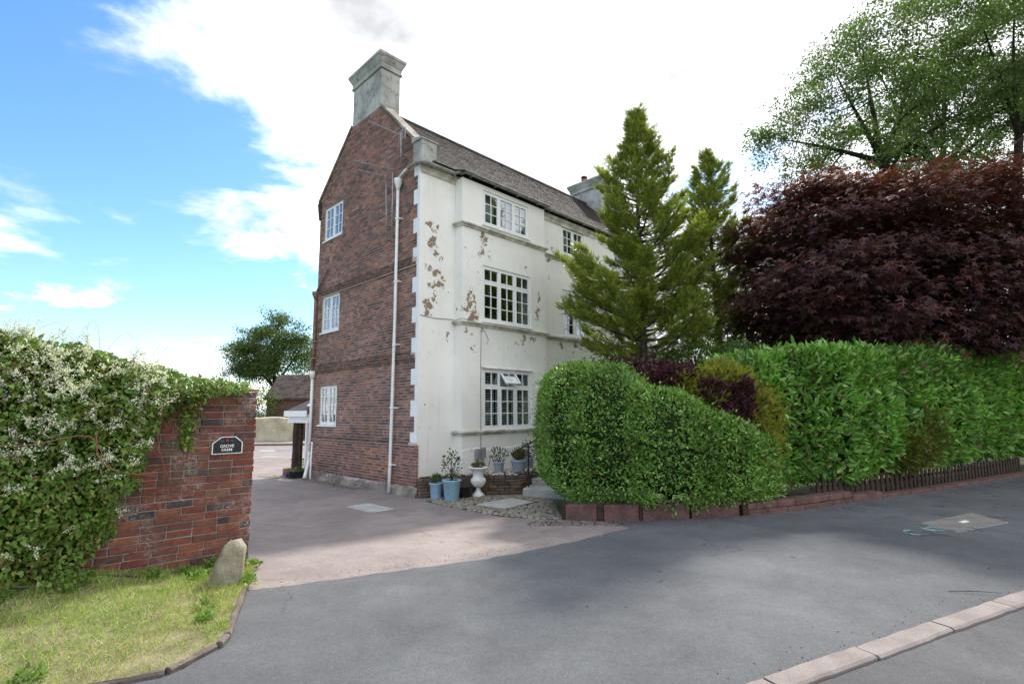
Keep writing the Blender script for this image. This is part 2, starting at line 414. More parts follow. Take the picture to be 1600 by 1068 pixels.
def mat_glass():
    m, nt, b, o = new_mat('window_glass')
    nt.nodes.remove(b)
    t = nt.nodes.new('ShaderNodeBsdfTransparent'); t.inputs[0].default_value = (0.82, 0.86, 0.86, 1)
    gl = N(nt, 'ShaderNodeBsdfGlossy', i_Roughness=0.015); gl.inputs['Color'].default_value = (0.95, 0.97, 1, 1)
    fr = N(nt, 'ShaderNodeLayerWeight', i_Blend=0.5)
    bp = N(nt, 'ShaderNodeBump', i_Strength=0.06, i_Distance=0.02)
    nt.links.new(noise(nt, 5, 2, 0.5), bp.inputs['Height'])
    nt.links.new(bp.outputs[0], gl.inputs['Normal'])
    f = M(nt, 'ADD', 0.09, M(nt, 'MULTIPLY', 0.8, M(nt, 'POWER', fr.outputs['Facing'], 2.6)), clamp=True)
    mx = nt.nodes.new('ShaderNodeMixShader'); nt.links.new(f, mx.inputs[0])
    nt.links.new(t.outputs[0], mx.inputs[1]); nt.links.new(gl.outputs[0], mx.inputs[2])
    nt.links.new(mx.outputs[0], o.inputs['Surface'])
    return m
MT['glass'] = mat_glass()

def mat_tarmac(name, c1, c2, stone, patch=None):
    m, nt, b, o = new_mat(name); w = world_vec(nt)
    c = mix(nt, thr(nt, noise(nt, 0.55, 7, 0.62, w), 0.3, 0.7), c1, c2)
    big = noise(nt, 0.22, 4, 0.55, w, 0.4)
    c = mix(nt, 1.0, c, ramp(nt, big, [(0.32, (0.84, 0.84, 0.85)), (0.68, (1.13, 1.13, 1.12))]), 'MULTIPLY')
    mid = noise(nt, 1.6, 9, 0.7, w, 0.5)
    c = mix(nt, 1.0, c, ramp(nt, mid, [(0.3, (0.8, 0.8, 0.81)), (0.7, (1.18, 1.18, 1.17))]), 'MULTIPLY')
    n1 = noise(nt, 26, 6, 0.75, w)
    c = mix(nt, 1.0, c, ramp(nt, n1, [(0.3, (0.86, 0.86, 0.86)), (0.7, (1.14, 1.14, 1.14))]), 'MULTIPLY')
    n2 = noise(nt, 130, 4, 0.8, w)
    c = mix(nt, 1.0, c, ramp(nt, n2, [(0.3, (0.62, 0.62, 0.62)), (0.7, (1.38, 1.38, 1.38))]), 'MULTIPLY')
    vo = N(nt, 'ShaderNodeTexVoronoi', i_Scale=48.0); nt.links.new(w, vo.inputs['Vector'])
    sp = thr(nt, vo.outputs['Distance'], 0.22, 0.12)
    sel = N(nt, 'ShaderNodeSeparateColor'); nt.links.new(vo.outputs['Color'], sel.inputs[0])
    sp = M(nt, 'MULTIPLY', sp, thr(nt, sel.outputs[0], 0.7, 0.75))
    c = mix(nt, M(nt, 'MULTIPLY', sp, 0.55), c, stone)
    vc = N(nt, 'ShaderNodeTexVoronoi', feature='DISTANCE_TO_EDGE', i_Scale=0.42)
    nn = N(nt, 'ShaderNodeTexNoise', i_Scale=2.2, i_Detail=8.0, i_Roughness=0.7); nt.links.new(w, nn.inputs['Vector'])
    sc = N(nt, 'ShaderNodeVectorMath', operation='SCALE'); sc.inputs['Scale'].default_value = 0.55; nt.links.new(nn.outputs['Color'], sc.inputs[0])
    ad = N(nt, 'ShaderNodeVectorMath', operation='ADD'); nt.links.new(w, ad.inputs[0]); nt.links.new(sc.outputs[0], ad.inputs[1]); nt.links.new(ad.outputs[0], vc.inputs['Vector'])
    crk = M(nt, 'MULTIPLY', M(nt, 'SUBTRACT', 1.0, thr(nt, vc.outputs['Distance'], 0.0, 0.006)), thr(nt, noise(nt, 0.5, 3, 0.5, w), 0.5, 0.62))
    c = mix(nt, M(nt, 'MULTIPLY', crk, 0.6), c, (0.03, 0.03, 0.03))
    st = thr(nt, noise(nt, 6.0, 8, 0.75, w), 0.63, 0.76)
    c = mix(nt, M(nt, 'MULTIPLY', st, 0.5), c, (0.04, 0.036, 0.032))
    if patch:      # bare grit and moss lying over the surface
        pv = thr(nt, noise(nt, 1.1, 8, 0.7, w), 0.52, 0.66)
        c = mix(nt, M(nt, 'MULTIPLY', pv, 0.55), c, patch)
    nt.links.new(c, b.inputs['Base Color']); b.inputs['Roughness'].default_value = 0.88; b.inputs['Specular IOR Level'].default_value = 0.25
    bump(nt, b, M(nt, 'ADD', n2, M(nt, 'MULTIPLY', sp, 0.5)), 0.55, 0.006)
    return m
MT['footway'] = mat_tarmac('grey_tarmac', (0.08, 0.084, 0.09), (0.115, 0.119, 0.125), (0.26, 0.26, 0.26))
MT['road'] = mat_tarmac('road_tarmac', (0.076, 0.075, 0.078), (0.106, 0.104, 0.107), (0.24, 0.23, 0.23))
MT['drive'] = mat_tarmac('red_tarmac', (0.205, 0.17, 0.157), (0.27, 0.229, 0.212), (0.42, 0.37, 0.34), (0.16, 0.143, 0.13))
MT['far_road'] = mat_tarmac('far_tarmac', (0.2, 0.175, 0.17), (0.26, 0.23, 0.22), (0.4, 0.36, 0.34))
MT['kerb'] = pmat('kerb_concrete', (0.18, 0.152, 0.14), (0.25, 0.215, 0.2), 3, 0.9, 110, 0.5, 0.004)
MT['edging'] = pmat('old_edging', (0.09, 0.07, 0.06), (0.16, 0.13, 0.115), 5, 0.9, 60, 0.5, 0.006)
MT['earth'] = pmat('verge_earth', (0.13, 0.125, 0.055), (0.24, 0.22, 0.115), 5, 0.95, 50, 0.8, 0.02)
MT['field'] = pmat('rough_grass_ground', (0.06, 0.085, 0.03), (0.11, 0.12, 0.055), 0.4, 0.95, 10, 0.5, 0.05)
MT['patch'] = pmat('pale_concrete', (0.3, 0.3, 0.29), (0.42, 0.42, 0.4), 4, 0.9, 80, 0.4, 0.004)

# ------------------------------------------------------------------ terrain
def g(x, y):
    d = y - 0.6 * max(0.0, x)
    t = min(1.0, max(0.0, (d - 4) / 8.5))
    q = min(1.0, max(0.0, (d - 15) / 9.0))
    return -0.35 * t * t * (3 - 2 * t) - 0.25 * q * q * (3 - 2 * q)

def sheet(name, poly, mat, dz, step=0.5, parent=None):
    """polygon draped over the terrain: triangulated, cut along a grid, lifted to the ground height"""
    import bmesh
    bm = bmesh.new()
    f = bm.faces.new([bm.verts.new((x, y, 0)) for x, y in poly])
    bmesh.ops.triangulate(bm, faces=[f])
    xs = [p[0] for p in poly]; ys = [p[1] for p in poly]
    lim = (-12, 22, 0, 26)
    for ax, lo, hi, a, b in ((0, min(xs), max(xs), lim[0], lim[1]), (1, min(ys), max(ys), lim[2], lim[3])):
        k = max(lo, a) + step
        while k < min(hi, b):
            nrm = (1, 0, 0) if ax == 0 else (0, 1, 0)
            bmesh.ops.bisect_plane(bm, geom=bm.verts[:] + bm.edges[:] + bm.faces[:], plane_co=(k if ax == 0 else 0, k if ax == 1 else 0, 0), plane_no=nrm)
            k += step
    for v in bm.verts: v.co.z = g(v.co.x, v.co.y) + dz
    bmesh.ops.recalc_face_normals(bm, faces=bm.faces)
    me = bpy.data.meshes.new(name); bm.to_mesh(me); bm.free()
    if len(me.polygons) and me.polygons[0].normal.z < 0: me.flip_normals()
    me.materials.append(mat); me.polygons.foreach_set('use_smooth', [True] * len(me.polygons))
    o = bpy.data.objects.new(name, me); col.objects.link(o)
    if parent: o.parent = parent
    return o

gr = sheet('ground', [(-900, -600), (900, -600), (900, 1200), (-900, 1200)], MT['field'], -0.03, 1.0)
tag(gr, kind='structure')
KD = Vector((0.90, 0.435)).normalized(); KN = Vector((-KD.y, KD.x))       # kerb line: direction and side towards the house
K0 = Vector((1.46, 3.37))
def kp(d, o=0.0): q = K0 + KD * d + KN * o; return (q.x, q.y)
HB = [(0.82, 9.05), (1.48, 8.69), (2.62, 8.49), (3.8, 8.63), (4.8, 8.94), (6.07, 9.57), (8.29, 10.61), (11.99, 12.57), (16.5, 15.0), (24, 19.0), (40, 27.5)]
EDGE = [(-2.53, 5.25), (-2.47, 4.93), (-2.11, 4.03), (-2.12, 3.93), (-2.16, 3.6), (-2.4, 3.44), (-3.2, 3.1), (-5.5, 2.2)]
_sm = np.array([(-2.53, 5.13), (-1.61, 5.59), (-0.34, 6.29), (0.83, 7.16), (1.72, 7.95)]); _sl = np.concatenate([[0], np.cumsum(np.linalg.norm(np.diff(_sm, axis=0), axis=1))])
SEAM = []                                   # the ragged joint between the red drive and the grey footway
for _k in range(71):
    _s = _sl[-1] * _k / 70; _j = random.uniform(-.012, .012) + .015 * math.sin(_k * .9)
    SEAM.append((float(np.interp(_s, _sl, _sm[:, 0])) - .55 * _j, float(np.interp(_s, _sl, _sm[:, 1])) + .8 * _j))
foot = EDGE[::-1][:-1] + SEAM + [(1.6, 8.72)] + HB[2:] + [kp(45, 0), kp(0, 0), kp(-12, 0)]
fo = sheet('footway', foot, MT['footway'], 0.004, 0.4); tag(fo, kind='structure')
drive = [(-2.5, 4.95), (-1.5, 5.4), (-.2, 6.1), (.95, 7.0), (1.85, 7.9), (1.7, 8.72), (0.84, 9.1), (0.9, 13.4), (-2.3, 12.8), (-6.4, 16.8), (-8.0, 19.5), (-11.0, 26.0), (-19.5, 26.0), (-14.0, 17.0), (-3.4, 6.35)]
dr = sheet('driveway', drive, MT['drive'], 0.0, 0.4); tag(dr, kind='structure')
fr = sheet('far_road', [(-60, 25.9), (-8, 25.9), (6, 29), (6, 36.4), (-10, 36.4), (-40, 35.8), (-60, 35.4)], MT['far_road'], 0.006, 2.0); tag(fr, kind='structure')
rd = sheet('road', [kp(-14, -0.16), kp(60, -0.16), kp(60, -9), kp(-14, -9)], MT['road'], -0.006, 1.0); tag(rd, kind='structure')

# kerb stones, one by one
kerb = empty('kerb', (0, 0, 0)); tag(kerb, kind='structure')
kang = math.atan2(KD.y, KD.x)
joints = [-8.7, -7.8, -6.9, -6.0, -5.1, -4.2, -3.3, -2.4, -1.5, -0.62, 0.06, 0.98, 1.93] + [1.93 + 0.93 * i for i in range(1, 26)]
for a, b in zip(joints[:-1], joints[1:]):
    mb = MB(); L = b - a - 0.014; w = 0.155; n = 8
    rr = [random.uniform(-0.007, 0.007) for _ in range(2 * n + 2)]
    vs = []
    for i in range(n + 1):
        x = L * i / n
        vs += [(x, -0.0 + rr[i] - w, -0.13), (x, rr[i] - w, 0.006), (x, rr[i] - w + 0.018, 0.018), (x, -0.002 + rr[n + 1 + i] * 0.8, 0.019), (x, -0.002 + rr[n + 1 + i] * 0.8, -0.13)]
    fs = []
    for i in range(n):
        for j in range(4): fs.append((i * 5 + j, i * 5 + j + 1, i * 5 + j + 6, i * 5 + j + 5))
    fs += [(4, 3, 2, 1, 0), tuple(n * 5 + j for j in range(5))]
    mb.add(vs, fs)
    o = mb.build('kerb_stone', MT['kerb'], kerb)
    p = kp(a + 0.007); o.location = (p[0], p[1], random.uniform(-0.003, 0.003)); o.rotation_euler = (0, 0, kang + random.uniform(-0.004, 0.004))

# ------------------------------------------------------------------ foliage tools
def norm(a): return a / np.maximum(np.linalg.norm(a, axis=1, keepdims=True), 1e-9)
T_LEAF = (np.array([(0, 0, 0), (.3, .5, .07), (.7, .4, .05), (1, 0, -.06), (.7, -.4, .05), (.3, -.5, .07), (.5, 0, -.02)], float),
          [(0, 6, 2, 1), (6, 3, 2), (0, 5, 4, 6), (6, 4, 3)])
T_DIA = (np.array([(0, 0, 0), (.5, .5, .06), (1, 0, 0), (.5, -.5, .06)], float), [(0, 2, 1), (0, 3, 2)])
T_HEART = (np.array([(0, 0, 0), (-.12, .32, .05), (.2, .5, .06), (.65, .26, .03), (1, 0, -.08), (.65, -.26, .03), (.2, -.5, .06), (-.12, -.32, .05), (.4, 0, -.03)], float),
           [(0, 8, 2, 1), (8, 4, 3, 2), (0, 7, 6, 8), (8, 6, 5, 4)])
def palm():
    v = [(0, 0, 0)]; f = []
    angs = [-118, -62, 0, 62, 118]; ln = [.55, .85, 1.0, .85, .55]
    for a, l in zip(angs, ln):
        a = R_(a); k = len(v)
        ca, sa = math.cos(a), math.sin(a)
        for t, s in ((.38, .17), (1.0, 0), (.38, -.17)):
            v.append((t * l * ca - s * l * sa, t * l * sa + s * l * ca, -.12 * t * t))
        f.append((0, k + 2, k + 1, k))
    return np.array(v, float), f
T_PALM = palm()
def fan(nn, spread, droop):
    v = []; f = []
    for i in range(nn):
        t = i / (nn - 1); base = 0.7 * t
        for side in ((1, -1) if i < nn - 1 else (0,)):
            a = side * spread * (1 - 0.45 * t); l = 0.42 * (1 - 0.55 * abs(t - 0.25))
            if side == 0: l = 0.32
            k = len(v); ca, sa = math.cos(a), math.sin(a); w = 0.075
            for tt, s in ((0, 0), (.5, w), (1, 0), (.5, -w)):
                v.append((base + tt * l * ca - s * sa, tt * l * sa + s * ca, droop * tt * l + (0.03 if tt == .5 else 0)))
            f += [(k, k + 2, k + 1), (k, k + 3, k + 2)]
    return np.array(v, float), f
T_FAN = fan(5, 0.85, -0.1)
def pinnate(npair):
    v = []; f = []
    for i in range(npair):
        t = (i + .6) / npair
        for sd in (1, -1):
            k = len(v); l = .3 * (1 - .25 * t); a = sd * 1.05; ca, sa = math.cos(a), math.sin(a)
            for tt, s in ((0, 0), (.5, .085), (1, 0), (.5, -.085)): v.append((t * .9 + tt * l * ca - s * sa, tt * l * sa + s * ca, -.12 * t * t - .08 * tt))
            f += [(k, k + 2, k + 1), (k, k + 3, k + 2)]
    return np.array(v, float), f
T_PIN = pinnate(5)
def sprig(nn):
    v = []; f = []
    for i in range(nn):
        t = i / (nn - 1)
        for sd in ((1, -1) if i < nn - 1 else (0,)):
            k = len(v); a = sd * (.75 - .25 * t); l = .4 * (1 - .55 * t) if sd else .36; w = .06; ca, sa = math.cos(a), math.sin(a)
            for tt, s in ((0, 0), (.45, w), (1, 0), (.45, -w)): v.append((.68 * t + tt * l * ca - s * sa, tt * l * sa + s * ca, .1 * tt * l + (.02 if tt == .45 else 0)))
            f += [(k, k + 2, k + 1), (k, k + 3, k + 2)]
    return np.array(v, float), f
T_SPRIG = sprig(5)
T_BLADE = (np.array([(0, .5, 0), (0, -.5, 0), (.5, -.32, .03), (.5, .32, .03), (1, 0, .2)], float), [(0, 1, 2, 3), (3, 2, 4)])

def scatter(name, tmpl, P, A, Nn, S, W, C, mat, parent=None, tipcol=None):
    """one mesh of many leaves: P positions, A axes, Nn normals, S lengths, W widths, C colours"""
    tv, tf = tmpl; n = len(P); k = len(tv)
    A = norm(A); B = norm(np.cross(Nn, A)); Z = np.cross(A, B)
    V = P[:, None, :] + A[:, None, :] * (tv[None, :, 0:1] * S[:, None, None]) + B[:, None, :] * (tv[None, :, 1:2] * W[:, None, None]) + Z[:, None, :] * (tv[None, :, 2:3] * S[:, None, None])
    V = V.reshape(-1, 3)
    me = bpy.data.meshes.new(name)
    li = []; ls = []; tot = 0
    flat = np.concatenate([np.array(f) for f in tf]); sizes = np.array([len(f) for f in tf])
    loops = (flat[None, :] + (np.arange(n) * k)[:, None]).ravel()
    szs = np.tile(sizes, n); starts = np.concatenate([[0], np.cumsum(szs)[:-1]])
    me.vertices.add(n * k); me.vertices.foreach_set('co', V.astype('f').ravel())
    me.loops.add(len(loops)); me.loops.foreach_set('vertex_index', loops.astype('i'))
    me.polygons.add(len(szs)); me.polygons.foreach_set('loop_start', starts.astype('i')); me.polygons.foreach_set('loop_total', szs.astype('i'))
    me.update(calc_edges=True)
    cols = np.ones((n, k, 4), 'f'); cols[:, :, :3] = C[:, None, :]
    if tipcol is not None:
        t = np.clip(tv[:, 0], 0, 1)[None, :, None] ** 0.9
        cols[:, :, :3] = cols[:, :, :3] * (1 - t) + tipcol[:, None, :] * t
    at = me.attributes.new('col', 'FLOAT_COLOR', 'POINT'); at.data.foreach_set('color', cols.ravel())
    me.materials.append(mat); me.validate()
    o = bpy.data.objects.new(name, me); col.objects.link(o)
    if parent: o.parent = parent
    return o
def rnd(n, s=1.0): return rng.normal(0, s, (n, 3))
def palette(n, cs, jit=0.18):
    cs = np.array(cs, float); c = cs[rng.integers(0, len(cs), n)]
    return np.clip(c * (1 + rng.normal(0, jit, (n, 1))) * (1 + rng.normal(0, jit * 0.35, (n, 3))), 0.003, 1)
def lump(P, f, seed=0.0):
    """smooth pseudo-noise in about -1..1"""
    x, y, z = P[:, 0] * f + seed, P[:, 1] * f + seed * 1.7, P[:, 2] * f - seed
    return (np.sin(x * 1.7 + 1.3 * np.sin(y * 1.1)) + np.sin(y * 2.1 + 1.1 * np.sin(z * 1.3 + x * .6)) + np.sin(z * 1.9 + 1.2 * np.sin(x * 1.5))) / 3

def hedge(name, path, hw, heights, z0, label, cat, dens, L, Wd, cs, mat, tmpl=T_LEAF, seed=0.0, objs=0, ends=(True, True), upright=0.4):
    """clipped hedge: a core and a skin of leaves over a rounded section swept along a path"""
    path = np.array(path, float); seg = np.linalg.norm(np.diff(path, axis=0), axis=1); cum = np.concatenate([[0], np.cumsum(seg)]); tot = cum[-1]
    def at(s):
        x = np.interp(s, cum, path[:, 0]); y = np.interp(s, cum, path[:, 1]); h = np.interp(s, cum, heights); zz = np.interp(s, cum, z0)
        e = 0.12
        dx = np.interp(s + e, cum, path[:, 0]) - np.interp(s - e, cum, path[:, 0]); dy = np.interp(s + e, cum, path[:, 1]) - np.interp(s - e, cum, path[:, 1])
        l = np.hypot(dx, dy) + 1e-9
        return x, y, h, zz, dx / l, dy / l
    def surf(s, ph, k=1.0):
        x, y, h, zz, dx, dy = at(s)
        w = np.full_like(s, hw)
        rcap = hw
        cut = np.ones_like(s)
        if ends[0]: q = np.clip(1 - s / rcap, 0, 1); cut = np.minimum(cut, np.sqrt(np.maximum(1 - q ** 2.4, 0.0)))
        if ends[1]: q = np.clip(1 - (tot - s) / rcap, 0, 1); cut = np.minimum(cut, np.sqrt(np.maximum(1 - q ** 2.4, 0.0)))
        c, sn = np.cos(ph), np.sin(ph); ex = 0.42
        cx = np.sign(c) * np.abs(c) ** ex; cz = np.sign(sn) * np.abs(sn) ** ex
        hh = (h - zz) / 2
        off = w * cut * cx * k
        zt = zz + hh + hh * cz * (k if k < 1 else 1) * np.where(cz > 0, np.minimum(1, 0.72 + 0.28 * cut), 1)
        # side of the path facing the camera is -normal (right of travel)
        return np.stack([x + dy * off, y - dx * off, zt], 1)
    root = empty(name, (path[0, 0], path[0, 1], 0))
    # core
    ns, nph = max(12, int(tot * 3)), 20
    S = np.linspace(0.05, tot - 0.05, ns); PH = np.linspace(0, 2 * np.pi, nph, endpoint=False)
    ss, pp = np.meshgrid(S, PH, indexing='ij')
    V = surf(ss.ravel(), pp.ravel(), 0.8)
    V += (lump(V, 1.6, seed) * 0.05)[:, None] * norm(V - np.stack([np.interp(ss.ravel(), cum, path[:, 0]), np.interp(ss.ravel(), cum, path[:, 1]), V[:, 2]], 1))
    mb = MB(); mb.v = [tuple(v) for v in V]
    for i in range(ns - 1):
        for j in range(nph): mb.f.append((i * nph + j, i * nph + (j + 1) % nph, (i + 1) * nph + (j + 1) % nph, (i + 1) * nph + j))
    mb.f += [tuple(range(nph)), tuple((ns - 1) * nph + j for j in range(nph))]
    co = mb.build('inner_growth', MT['core'], root, True); co.location = (-path[0, 0], -path[0, 1], 0)
    # leaves
    n = int(dens * tot * (np.mean(heights) * 2 + 2 * hw))
    s = rng.uniform(0, tot, n)
    pa = np.linspace(-0.5 * np.pi, 1.25 * np.pi, 1500); hm = np.mean(heights) / 2
    ox = hw * np.sign(np.cos(pa)) * np.abs(np.cos(pa)) ** .42; oz = hm * np.sign(np.sin(pa)) * np.abs(np.sin(pa)) ** .42
    al = np.concatenate([[0], np.cumsum(np.hypot(np.diff(ox), np.diff(oz)))])
    ph = np.interp(rng.uniform(0, al[-1], n), al, pa)
    # uniform over the section outline rather than the angle
    tt = rng.uniform(0, 1, n)
    P = surf(s, ph)
    eps = 1e-3
    d1 = surf(np.clip(s + .06, 0, tot), ph) - surf(np.clip(s - .06, 0, tot), ph); d2 = surf(s, ph + .01) - surf(s, ph - .01)
    Nn = norm(np.cross(d2, d1))
    cen = np.stack([np.interp(s, cum, path[:, 0]), np.interp(s, cum, path[:, 1]), np.interp(s, cum, heights) * .5], 1)
    fl = np.sum(Nn * (P - cen), 1) < 0; Nn[fl] *= -1
    d = lump(P, 1.5, seed) * 0.09 + lump(P, 4.2, seed + 3) * 0.06 + lump(P, 9.0, seed + 5) * 0.03 - rng.exponential(0.06, n) + 0.05 + (rng.uniform(0, 1, n) < .1) * rng.exponential(.05, n)
    P = P + Nn * d[:, None]
    keep = (P[:, 2] > np.interp(s, cum, z0) - 0.02) & ~((lump(P, 7.0, seed + 13) < -.6) & (rng.uniform(0, 1, n) < .5))
    P, Nn, s = P[keep], Nn[keep], s[keep]; n = len(P)
    A = norm(Nn * 0.7 + np.array([0, 0, upright]) + rnd(n, 0.55))
    NN = norm(Nn * 0.6 + np.array([0, 0, 0.55]) + rnd(n, 0.45))
    sz = L * rng.uniform(0.45, 1.3, n)
    C = palette(n, cs); C *= (1 + 0.3 * lump(P, 2.3, seed + 9) + .12 * lump(P, 6.0, seed + 2))[:, None]
    yl = rng.uniform(0, 1, n) < .05; C[yl] = palette(int(yl.sum()), [(0.2, 0.22, 0.05), (0.24, 0.2, 0.06), (0.13, 0.09, 0.04)])
    o3 = np.array([path[0, 0], path[0, 1], 0])
    if objs:
        # the leaves that show largest (nearest, facing the camera) become leaves of their own
        cam0 = np.array([0, 0, 1.65]); dv = P - cam0
        face = -np.sum(norm(dv) * Nn, 1); score = np.where((face > 0.25) & (d[keep] > 0.03), 1 / np.linalg.norm(dv, axis=1) * sz, 0)
        top = np.argsort(-score)[:objs * 3]; top = rng.permutation(top)[:objs]
        protos = []
        for v in range(4):
            mb = MB(); cc = tuple(np.array(cs[v % len(cs)]) * 1.0)
            tv = tmpl[0] * np.array([1, Wd, 1]); mb.add([tuple(q) for q in tv], tmpl[1], cc)
            protos.append(mb.mesh('leaf', mat, True))
        for i in top:
            a = Vector(A[i]).normalized(); nn = Vector(NN[i]); b_ = nn.cross(a).normalized(); z_ = a.cross(b_)
            o = bpy.data.objects.new('leaf', protos[random.randrange(4)]); col.objects.link(o); o.parent = root
            mtx = Matrix(((a.x, b_.x, z_.x, P[i, 0] - o3[0]), (a.y, b_.y, z_.y, P[i, 1] - o3[1]), (a.z, b_.z, z_.z, P[i, 2]), (0, 0, 0, 1)))
            o.matrix_local = mtx @ Matrix.Scale(float(sz[i]), 4)
        m = np.ones(n, bool); m[top] = False
        P, A, NN, sz, C = P[m], A[m], NN[m], sz[m], C[m]
    lf = scatter('foliage', tmpl, P - o3, A, NN, sz, sz * Wd, C, mat, root)
    lf['kind'] = 'stuff'
    tag(root, label, cat)
    return root

def blob_shrub(name, blobs, n, L, Wd, cs, mat, label, cat, tmpl=T_LEAF, tips=None, core=0.75, up=0.4, stems=None, group=None, kind=None, corecol=None, stem_to=None):
    """shrub of one or more ellipsoid clumps with lumpy outlines"""
    b0 = blobs[0]; o3 = np.array([b0[0], b0[1], stem_to if stem_to is not None else g(b0[0], b0[1])])
    root = empty(name, tuple(o3))
    vol = np.array([b[3] * b[4] + b[3] * b[5] + b[4] * b[5] for b in blobs]); vol = vol / vol.sum()
    Ps, Ns = [], []
    for b, f in zip(blobs, vol):
        m = int(n * f); d = norm(rnd(m)); r = rng.uniform(0.3, 1.0, m) ** 0.5 * (1 + np.abs(rng.normal(0, .13, m)))
        c = np.array(b[:3]); rad = np.array(b[3:6])
        p = d * rad * r[:, None]
        p *= (1 + 0.26 * lump(p / rad.mean(), 3.1, b[0]) + 0.14 * lump(p / rad.mean(), 7.5, b[1]))[:, None]
        Ps.append(p + c); Ns.append(norm(d / rad))
    P = np.concatenate(Ps); Nn = np.concatenate(Ns); m = len(P)
    A = norm(Nn * 0.8 + np.array([0, 0, up]) + rnd(m, 0.5)); NN = norm(Nn * 0.4 + np.array([0, 0, .7]) + rnd(m, 0.45))
    sz = L * rng.uniform(0.65, 1.3, m)
    C = palette(m, cs); tc_ = palette(m, tips) if tips is not None else None
    lf = scatter('foliage', tmpl, P - o3, A, NN, sz, sz * Wd, C, mat, root, tc_); lf['kind'] = 'stuff'
    mb = MB()
    for b in blobs:
        c = Vector(b[:3]); 
        mb.tube([(o3[0] - o3[0], 0, 0), ((c.x - o3[0]) * .5, (c.y - o3[1]) * .5, (c.z - o3[2]) * .55), (c.x - o3[0], c.y - o3[1], c.z - o3[2])], [0.035, 0.025, 0.012], 6)
        for k in range(6):
            d = Vector(norm(rnd(1))[0]); e = c + Vector((d.x * b[3], d.y * b[4], d.z * b[5])) * .8
            mb.tube([(c.x - o3[0], c.y - o3[1], c.z - o3[2]), (e.x - o3[0], e.y - o3[1], e.z - o3[2])], [0.012, 0.004], 5)
    mb.build('stem', MT['bark'], root)
    tag(root, label, cat, group, kind)
    return root

def bez(a, b, c, n=6):
    a, b, c = Vector(a), Vector(b), Vector(c)
    return [a * (1 - t) ** 2 + b * 2 * t * (1 - t) + c * t * t for t in [i / n for i in range(n + 1)]]

def broad_tree(name, base, fork, trunk_r, limbs, clumps, nleaf, csize, L, Wd, cs, label, cat='tree', tmpl=T_DIA, mat=None, flat=0.55, group=None, lean=(0, 0), tips=None, top_tint=None, shingle=None, tight=0.34):
    """tapered trunk, limbs from the fork, a branch to every clump of leaves"""
    bz = base[2]; root = empty(name, base); B0 = Vector(base); o3 = np.array(base)
    mb = MB()
    tp = bez(B0, (B0 + Vector(fork)) / 2 + Vector((lean[0], lean[1], 0)), fork, 8)
    mb.tube([p - B0 for p in tp], [trunk_r * (1.25 - 0.55 * i / 8) for i in range(9)], 10)
    nodes = [Vector(fork)]; rads = [trunk_r * 0.6]
    for e in limbs:
        e = Vector(e); f0 = Vector(fork); mid = (f0 + e) / 2 + Vector((random.uniform(-.3, .3), random.uniform(-.3, .3), (e - f0).length * 0.06))
        pts = bez(f0, mid, e, 8); r0 = trunk_r * 0.5
        mb.tube([p - B0 for p in pts], [r0 * (1 - 0.8 * i / 8) for i in range(9)], 7)
        for i in range(2, 9): nodes.append(pts[i]); rads.append(r0 * (1 - 0.8 * i / 8))
    nd = np.array([tuple(p) for p in nodes])
    Ps, Cs = [], []
    shade = np.array(clumps)
    for k, c in enumerate(clumps):
        cv = np.array(c[:3]); j = int(np.argmin(np.linalg.norm((nd - cv) * np.array([1, 1, 1.3]), axis=1)))
        a = Vector(nd[j]); e = Vector(c[:3]); mid = (a + e) / 2 + Vector((random.uniform(-.2, .2), random.uniform(-.2, .2), random.uniform(-.15, .25)))
        pts = bez(a, mid, e, 5); r0 = max(0.012, min(rads[j] * 0.6, 0.06))
        mb.tube([p - B0 for p in pts], [r0 * (1 - 0.8 * i / 5) for i in range(6)], 5)
        r = c[3] if len(c) > 3 else csize
        for q in range(5):
            d = Vector(norm(rnd(1))[0]) * r * 0.9; d.z *= flat
            mb.tube([e - B0, e + d * .6 + Vector((0, 0, .05)) - B0, e + d - B0], [r0 * .3, r0 * .2, r0 * .08], 4)
        m = int(nleaf / len(clumps) * (r / csize) ** 2)
        sub = rnd(7, 0.55); idx = rng.integers(0, 7, m)
        p = (sub[idx] + rnd(m, tight)) * np.array([r, r, r * flat])
        Ps.append(p + cv)
    mb.build('trunk', MT['dark_bark'], root, True)
    P = np.concatenate(Ps); m = len(P)
    A = norm(rnd(m) + np.array([0, 0, -0.25])); NN = norm(rnd(m, 0.6) + np.array([0, 0, 0.9]))
    if shingle is not None:
        ow = norm((P - np.array(shingle)) * np.array([1, 1, .5])); A = norm(ow * .9 + np.array([0, 0, -.55]) + rnd(m, .45)); NN = norm(ow * .35 + np.array([0, 0, .8]) + rnd(m, .35))
    sz = L * rng.uniform(0.6, 1.3, m); C = palette(m, cs, 0.2)
    tcol = palette(m, tips) if tips is not None else None
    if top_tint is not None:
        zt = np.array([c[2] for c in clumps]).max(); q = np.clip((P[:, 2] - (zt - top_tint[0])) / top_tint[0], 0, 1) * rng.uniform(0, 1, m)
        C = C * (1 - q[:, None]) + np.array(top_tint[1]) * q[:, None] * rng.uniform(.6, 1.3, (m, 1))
    cr = scatter('crown', tmpl, P - o3, A, NN, sz, sz * Wd, C, mat or MT['leaf'], root, tcol)
    tag(root, label, cat, group)
    return root

